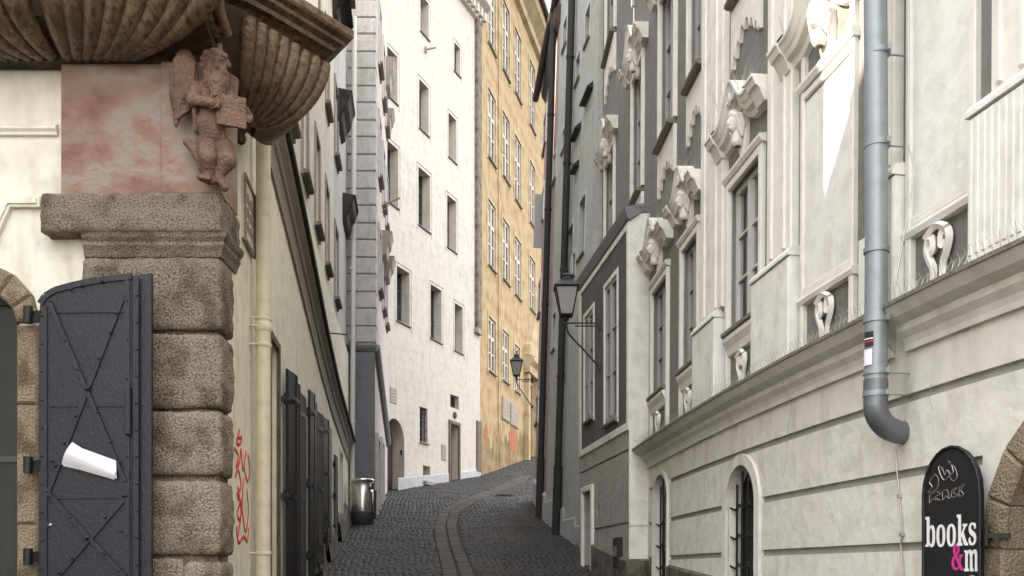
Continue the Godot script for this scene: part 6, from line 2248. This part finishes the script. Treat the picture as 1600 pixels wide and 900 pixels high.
	tube(st, [w.at(0, 28.7, 0.85), w.at(w.length(), 28.7, 0.85)], 0.14, 10)
	part("gutter", st, M.wood, b)
	st = S()
	for i in 30: # courses of tiles
		var a := w.length() * i / 30.0
		for j in 8:
			var h := 28.75 + j * 0.5
			var o := 0.8 - j * 0.6
			quad(st, w.at(a + 0.01, h, o), w.at(a + w.length() / 30.0 - 0.01, h, o), w.at(a + w.length() / 30.0 - 0.01, h + 0.55, o - 0.6), w.at(a + 0.01, h + 0.55, o - 0.6))
	part("roof", st, M.tile, b)
	st = S()
	var sd := w.s_at_d(49.5)
	wbox(st, w, sd, sd + 1.4, 28.75, 30.0, -0.6, 0.75)
	part("roof_dormer", st, M.chalk, b)
	st = S()
	shell(st, [Vector2(-1.33, 40.0), Vector2(1.0, 50.0), Vector2(2.4, 56.0), Vector2(-10, 58), Vector2(-12, 44)], 2.0, 28.9, 2)
	part("rear_walls", st, M.ochre, b)

# ------------------------------------------------------------------ street
func street() -> void:
	var st := S()
	st.set_smooth_group(1)
	var ds := []
	var d := -300.0
	while d < 640.0:
		ds.append(d)
		d += 0.5 if d >= 4.0 and d < 62.0 else (4.0 if d >= -20.0 and d < 84.0 else 40.0)
	var xs := [-300.0, -60.0, -14.0, -6.0, -3.0, 0.0, 3.0, 6.0, 14.0, 60.0, 300.0]
	for i in ds.size() - 1:
		for k in xs.size() - 1:
			var q := []
			for e in [[i, k], [i + 1, k], [i + 1, k + 1], [i, k + 1]]: q.append(Vector3(xs[e[1]], ground(ds[e[0]]) + EYE, -ds[e[0]]))
			quad(st, q[0], q[1], q[2], q[3])
	var str_ := struct("street", st, M.mortar)
	# setts: a few shapes, used again and again
	var shapes := []
	for v in 5:
		var s := S()
		var a := 0.055 + rng.randf_range(-0.008, 0.006)
		var c := 0.052 + rng.randf_range(-0.007, 0.006)
		var top := []
		var low := []
		var bot := []
		for q in [[-1, -1], [1, -1], [1, 1], [-1, 1]]:
			top.append(Vector3(q[0] * (a - 0.016), 0.018 + rng.randf_range(-0.004, 0.004), q[1] * (c - 0.016)))
			low.append(Vector3(q[0] * a + rng.randf_range(-0.005, 0.005), 0.004, q[1] * c + rng.randf_range(-0.005, 0.005)))
			bot.append(Vector3(q[0] * a, -0.05, q[1] * c))
		s.set_smooth_group(1)
		var mid := Vector3(0, 0.026, 0)
		for k in 4:
			var j := (k + 1) % 4
			quad(s, bot[k], low[k], low[j], bot[j])
			quad(s, low[k], top[k], top[j], low[j])
			tri(s, top[k], mid, top[j])
		s.generate_normals()
		for tone in M.cobble.size():
			var me := s.commit()
			me.surface_set_material(0, M.cobble[tone])
			shapes.append(me)
	var gutter := func(dd: float) -> float: # the line of larger stones that wanders up the lane
		var g := [[12.0, -0.55], [15.7, -0.84], [18.0, -1.05], [20.5, -1.33], [24.0, -1.66], [26.3, -1.72], [29.0, -1.4], [33.0, -0.6], [37.0, 0.2], [60.0, 3.0]]
		for i in g.size() - 1:
			if dd <= g[i + 1][0]: return lerpf(g[i][1], g[i + 1][1], clampf((dd - g[i][0]) / (g[i + 1][0] - g[i][0]), 0, 1))
		return 3.0
	var left := func(dd: float) -> float:
		if dd < 25.0: return -2.3 - 0.115 * (dd - 8.0) - 0.15
		if dd < 32.5: return -3.66 - 0.08 * (dd - 25.5)
		if dd < 40.0: return -4.3 + 0.386 * (dd - 32.3)
		return -1.33 + 0.233 * (dd - 40.0)
	var right := func(dd: float) -> float:
		if dd < 14.4: return 3.0 - 0.067 * dd
		if dd < 18.1: return 1.78 - 0.131 * (dd - 14.4)
		if dd < 24.8: return 1.50 - 0.13 * (dd - 19.7)
		if dd < 29.0: return 0.85 - 0.05 * (dd - 24.8)
		return 6.0
	var xf := []
	var patch := noise(0.35, 3, 90)
	var sag := noise(0.5, 2, 91)
	var rows := 0
	var dd := 11.0
	while dd < 54.0:
		var gx: float = gutter.call(dd)
		var x0: float = left.call(dd) - 0.1
		var x1: float = minf(right.call(dd) + 0.1, 4.5)
		var x := x0 + rng.randf_range(0.0, 0.06)
		var slope := (ground(dd + 0.2) - ground(dd - 0.2)) / 0.4
		while x < x1:
			if absf(x - gx) > 0.32:
				# rows bow a little towards the gutter line
				var bow := 0.10 * sin((x - gx) * 1.3) + 0.04 * sin(x * 2.7 + dd)
				var d2 := dd + bow
				var b := Basis(Vector3.RIGHT, atan(slope)) * Basis(Vector3.UP, rng.randf_range(-0.12, 0.12)) * Basis(Vector3.RIGHT, rng.randf_range(-0.05, 0.05)) * Basis(Vector3.BACK, rng.randf_range(-0.05, 0.05))
				var tone := clampi(int(2.6 + patch.get_noise_2d(x, d2) * 3.2 + rng.randf_range(-1.5, 1.5)), 0, 5)
				xf.append([d2, (rng.randi() % 5) * 6 + tone, Transform3D(b.scaled(Vector3(rng.randf_range(0.88, 1.04), 1.0, rng.randf_range(0.88, 1.04))), Vector3(x, ground(d2) + EYE + rng.randf_range(-0.009, 0.009) + 0.02 * sag.get_noise_2d(x, d2), -d2))])
			x += 0.118 + rng.randf_range(-0.006, 0.008)
		dd += 0.116
		rows += 1
	xf.sort_custom(func(a, b): return a[0] < b[0])
	var singles := 0
	var groups := {}
	for e in xf:
		# the nearest ones that the photograph shows are separate stones
		if singles < 270 and e[0] > 15.6 and e[2].origin.x > left.call(e[0]) + 0.1:
			var o := put_mesh("cobblestone", shapes[e[1]], null, str_, false)
			o.transform = e[2]
			singles += 1
		else:
			if not groups.has(e[1]): groups[e[1]] = []
			groups[e[1]].append(e[2])
	for k in groups:
		var mm := MultiMesh.new()
		mm.transform_format = MultiMesh.TRANSFORM_3D
		mm.mesh = shapes[k]
		mm.instance_count = groups[k].size()
		for i in groups[k].size(): mm.set_instance_transform(i, groups[k][i])
		var mi := MultiMeshInstance3D.new()
		mi.name = "cobblestones" if k == groups.keys()[0] else "cobblestones_%03d" % k
		mi.multimesh = mm
		str_.add_child(mi, true)
		stuff(mi)
	# gutter line of bigger slabs, two abreast
	dd = 13.0
	var cnt := 0
	while dd < 40.0:
		for e in [-0.155, 0.135]:
			var ln := 0.36 + rng.randf_range(-0.05, 0.05)
			var gx: float = gutter.call(dd + ln / 2) + e
			var y := ground(dd + ln / 2) + EYE
			var s := S()
			s.set_smooth_group(-1)
			var a := 0.13 if e < 0 else 0.12
			var top := []
			var low := []
			var slope := (ground(dd + 0.3) - ground(dd - 0.3)) / 0.6
			var turn := (gutter.call(dd + 0.5) - gutter.call(dd - 0.5)) as float
			var b := Basis(Vector3.UP, -atan(turn)) * Basis(Vector3.RIGHT, atan(slope))
			for q in [[-1, -1], [1, -1], [1, 1], [-1, 1]]:
				top.append(Vector3(q[0] * (a - 0.012), 0.024 + rng.randf_range(-0.003, 0.003), q[1] * (ln / 2 - 0.022)))
				low.append(Vector3(q[0] * a, 0.008, q[1] * (ln / 2 - 0.01)))
			var bot := low.map(func(v): return v + Vector3(0, -0.06, 0))
			for k in 4:
				var j := (k + 1) % 4
				quad(s, bot[k], low[k], low[j], bot[j])
				quad(s, low[k], top[k], top[j], low[j])
			quad(s, top[0], top[3], top[2], top[1])
			s.generate_normals()
			var o := put_mesh("gutter_stone", s.commit(), M.kerb, str_, false)
			o.transform = Transform3D(b, Vector3(gx, y, -(dd + ln / 2)))
			cnt += 1
		dd += 0.37
	# manhole cover
	var mh := S()
	lathe(mh, Vector3(-0.2, ground(31.0) + EYE + 0.02, -31.0), [Vector2(0.0, 0.012), Vector2(0.30, 0.012), Vector2(0.31, 0.0), Vector2(0.34, 0.0), Vector2(0.34, -0.1)], 20)
	part("manhole_cover", mh, M.tar, str_)

func square_house() -> void:
	# a steep-gabled house across the open place on the left; its roof lets one wedge of sun past the corner house
	var b := thing("gabled_house", "steep-gabled plastered house across the open place, outside the left edge", "house", Vector3(-8.0, 0, -5.2))
	var x0 := -8.0
	var x1 := -20.0
	var e := SUN_EAVE
	var st := S()
	var prof := [Vector2(7.45, -2.0), Vector2(7.45, e), Vector2(5.2, e + 3.0), Vector2(2.9, e), Vector2(2.9, -2.0)]
	for x in [x0, x1]:
		for i in range(1, prof.size() - 1): tri(st, Vector3(x, prof[0].y + EYE, -prof[0].x), Vector3(x, prof[i].y + EYE, -prof[i].x), Vector3(x, prof[i + 1].y + EYE, -prof[i + 1].x))
	for i in [0, 3]: quad(st, Vector3(x0, prof[i].y + EYE, -prof[i].x), Vector3(x1, prof[i].y + EYE, -prof[i].x), Vector3(x1, prof[i + 1].y + EYE, -prof[i + 1].x), Vector3(x0, prof[i + 1].y + EYE, -prof[i + 1].x))
	part("wall", st, M.front, b)
	st = S()
	for i in [1, 2]: quad(st, Vector3(x0 + 0.05, prof[i].y + EYE, -prof[i].x), Vector3(x1, prof[i].y + EYE, -prof[i].x), Vector3(x1, prof[i + 1].y + EYE, -prof[i + 1].x), Vector3(x0 + 0.05, prof[i + 1].y + EYE, -prof[i + 1].x))
	part("roof", st, M.tile, b)
	st = S()
	shell(st, [Vector2(-8.0, 2.9), Vector2(-20.0, 2.9), Vector2(-20.0, -6.0), Vector2(-8.0, -6.0)], -2.0, 10.2)
	part("wing", st, M.front, b)

const SUN_TOWARDS := Vector3(-1.0, 0.7, 0.062)
const SUN_EAVE := 10.23

func _ready() -> void:
	rng.seed = 1807
	# camera: level, its lens shifted up, so that walls stay upright
	var cam := Camera3D.new()
	cam.name = "camera"
	cam.position = Vector3(0, EYE, 0)
	cam.projection = Camera3D.PROJECTION_FRUSTUM
	cam.set_frustum(0.05 * 900.0 / F, Vector2(0, 0.05 * 440.0 / F), 0.05, 1500.0)
	add_child(cam)
	cam.current = true
	# sky: bright hazy daylight
	var we := WorldEnvironment.new()
	we.name = "surroundings"
	var env := Environment.new()
	env.background_mode = Environment.BG_SKY
	var sky := Sky.new()
	var sm := ProceduralSkyMaterial.new()
	sm.sky_top_color = Color(0.90, 0.91, 0.93)
	sm.sky_horizon_color = Color(0.97, 0.94, 0.89)
	sm.sky_curve = 0.25
	sm.ground_bottom_color = Color(0.3, 0.29, 0.28)
	sm.ground_horizon_color = Color(0.6, 0.6, 0.58)
	sm.sun_angle_max = 1.0
	sky.sky_material = sm
	env.sky = sky
	env.background_energy_multiplier = 1.0
	env.tonemap_mode = Environment.TONE_MAPPER_LINEAR
	env.tonemap_exposure = 4.75
	env.sdfgi_enabled = true
	env.ssao_enabled = true
	env.ssil_enabled = true
	we.environment = env
	add_child(we)
	var sun := DirectionalLight3D.new()
	sun.name = "sun"
	sun.light_energy = 1.3
	sun.light_color = Color(1.0, 0.95, 0.87)
	sun.light_angular_distance = 0.5
	sun.shadow_enabled = true
	add_child(sun)
	sun.look_at_from_position(Vector3.ZERO, -SUN_TOWARDS, Vector3.UP)
	materials()
	street()
	var head := head_mesh()
	baroque_house(head)
	slate_house()
	far_right_houses()
	corner_house()
	grey_quoin_house()
	chalk_house()
	ochre_house()
	square_house()
	var bw := Wall.new(BAROQUE, -1.0, 0.006)
	drainpipe_grey(bw)
	books_board(bw)
	carved_figure()
	waste_bin()
	var sw := Wall.new(SLATE, -1.0)
	var ls := sw.s_of(937)
	var lp := Vector3((885.0 - 800.0) / F * 16.3, (890.0 - 493.0) / F * 16.3 + EYE, -16.3)
	var wp := sw.at(sw.s_at_d(16.5), 0)
	lantern(lp, 1.0, Vector3(1, 0, 0), wp.x - lp.x, 0.75, "black street lantern on an arm from the slate house, the nearer of two")
	lp = Vector3((807.0 - 800.0) / F * 28.3, (890.0 - 587.0) / F * 28.3 + EYE, -28.3)
	lantern(lp, 0.9, Vector3(1, 0, 0), 0.46, 0.8, "small far street lantern against the ochre house, on an arm from the pink house")
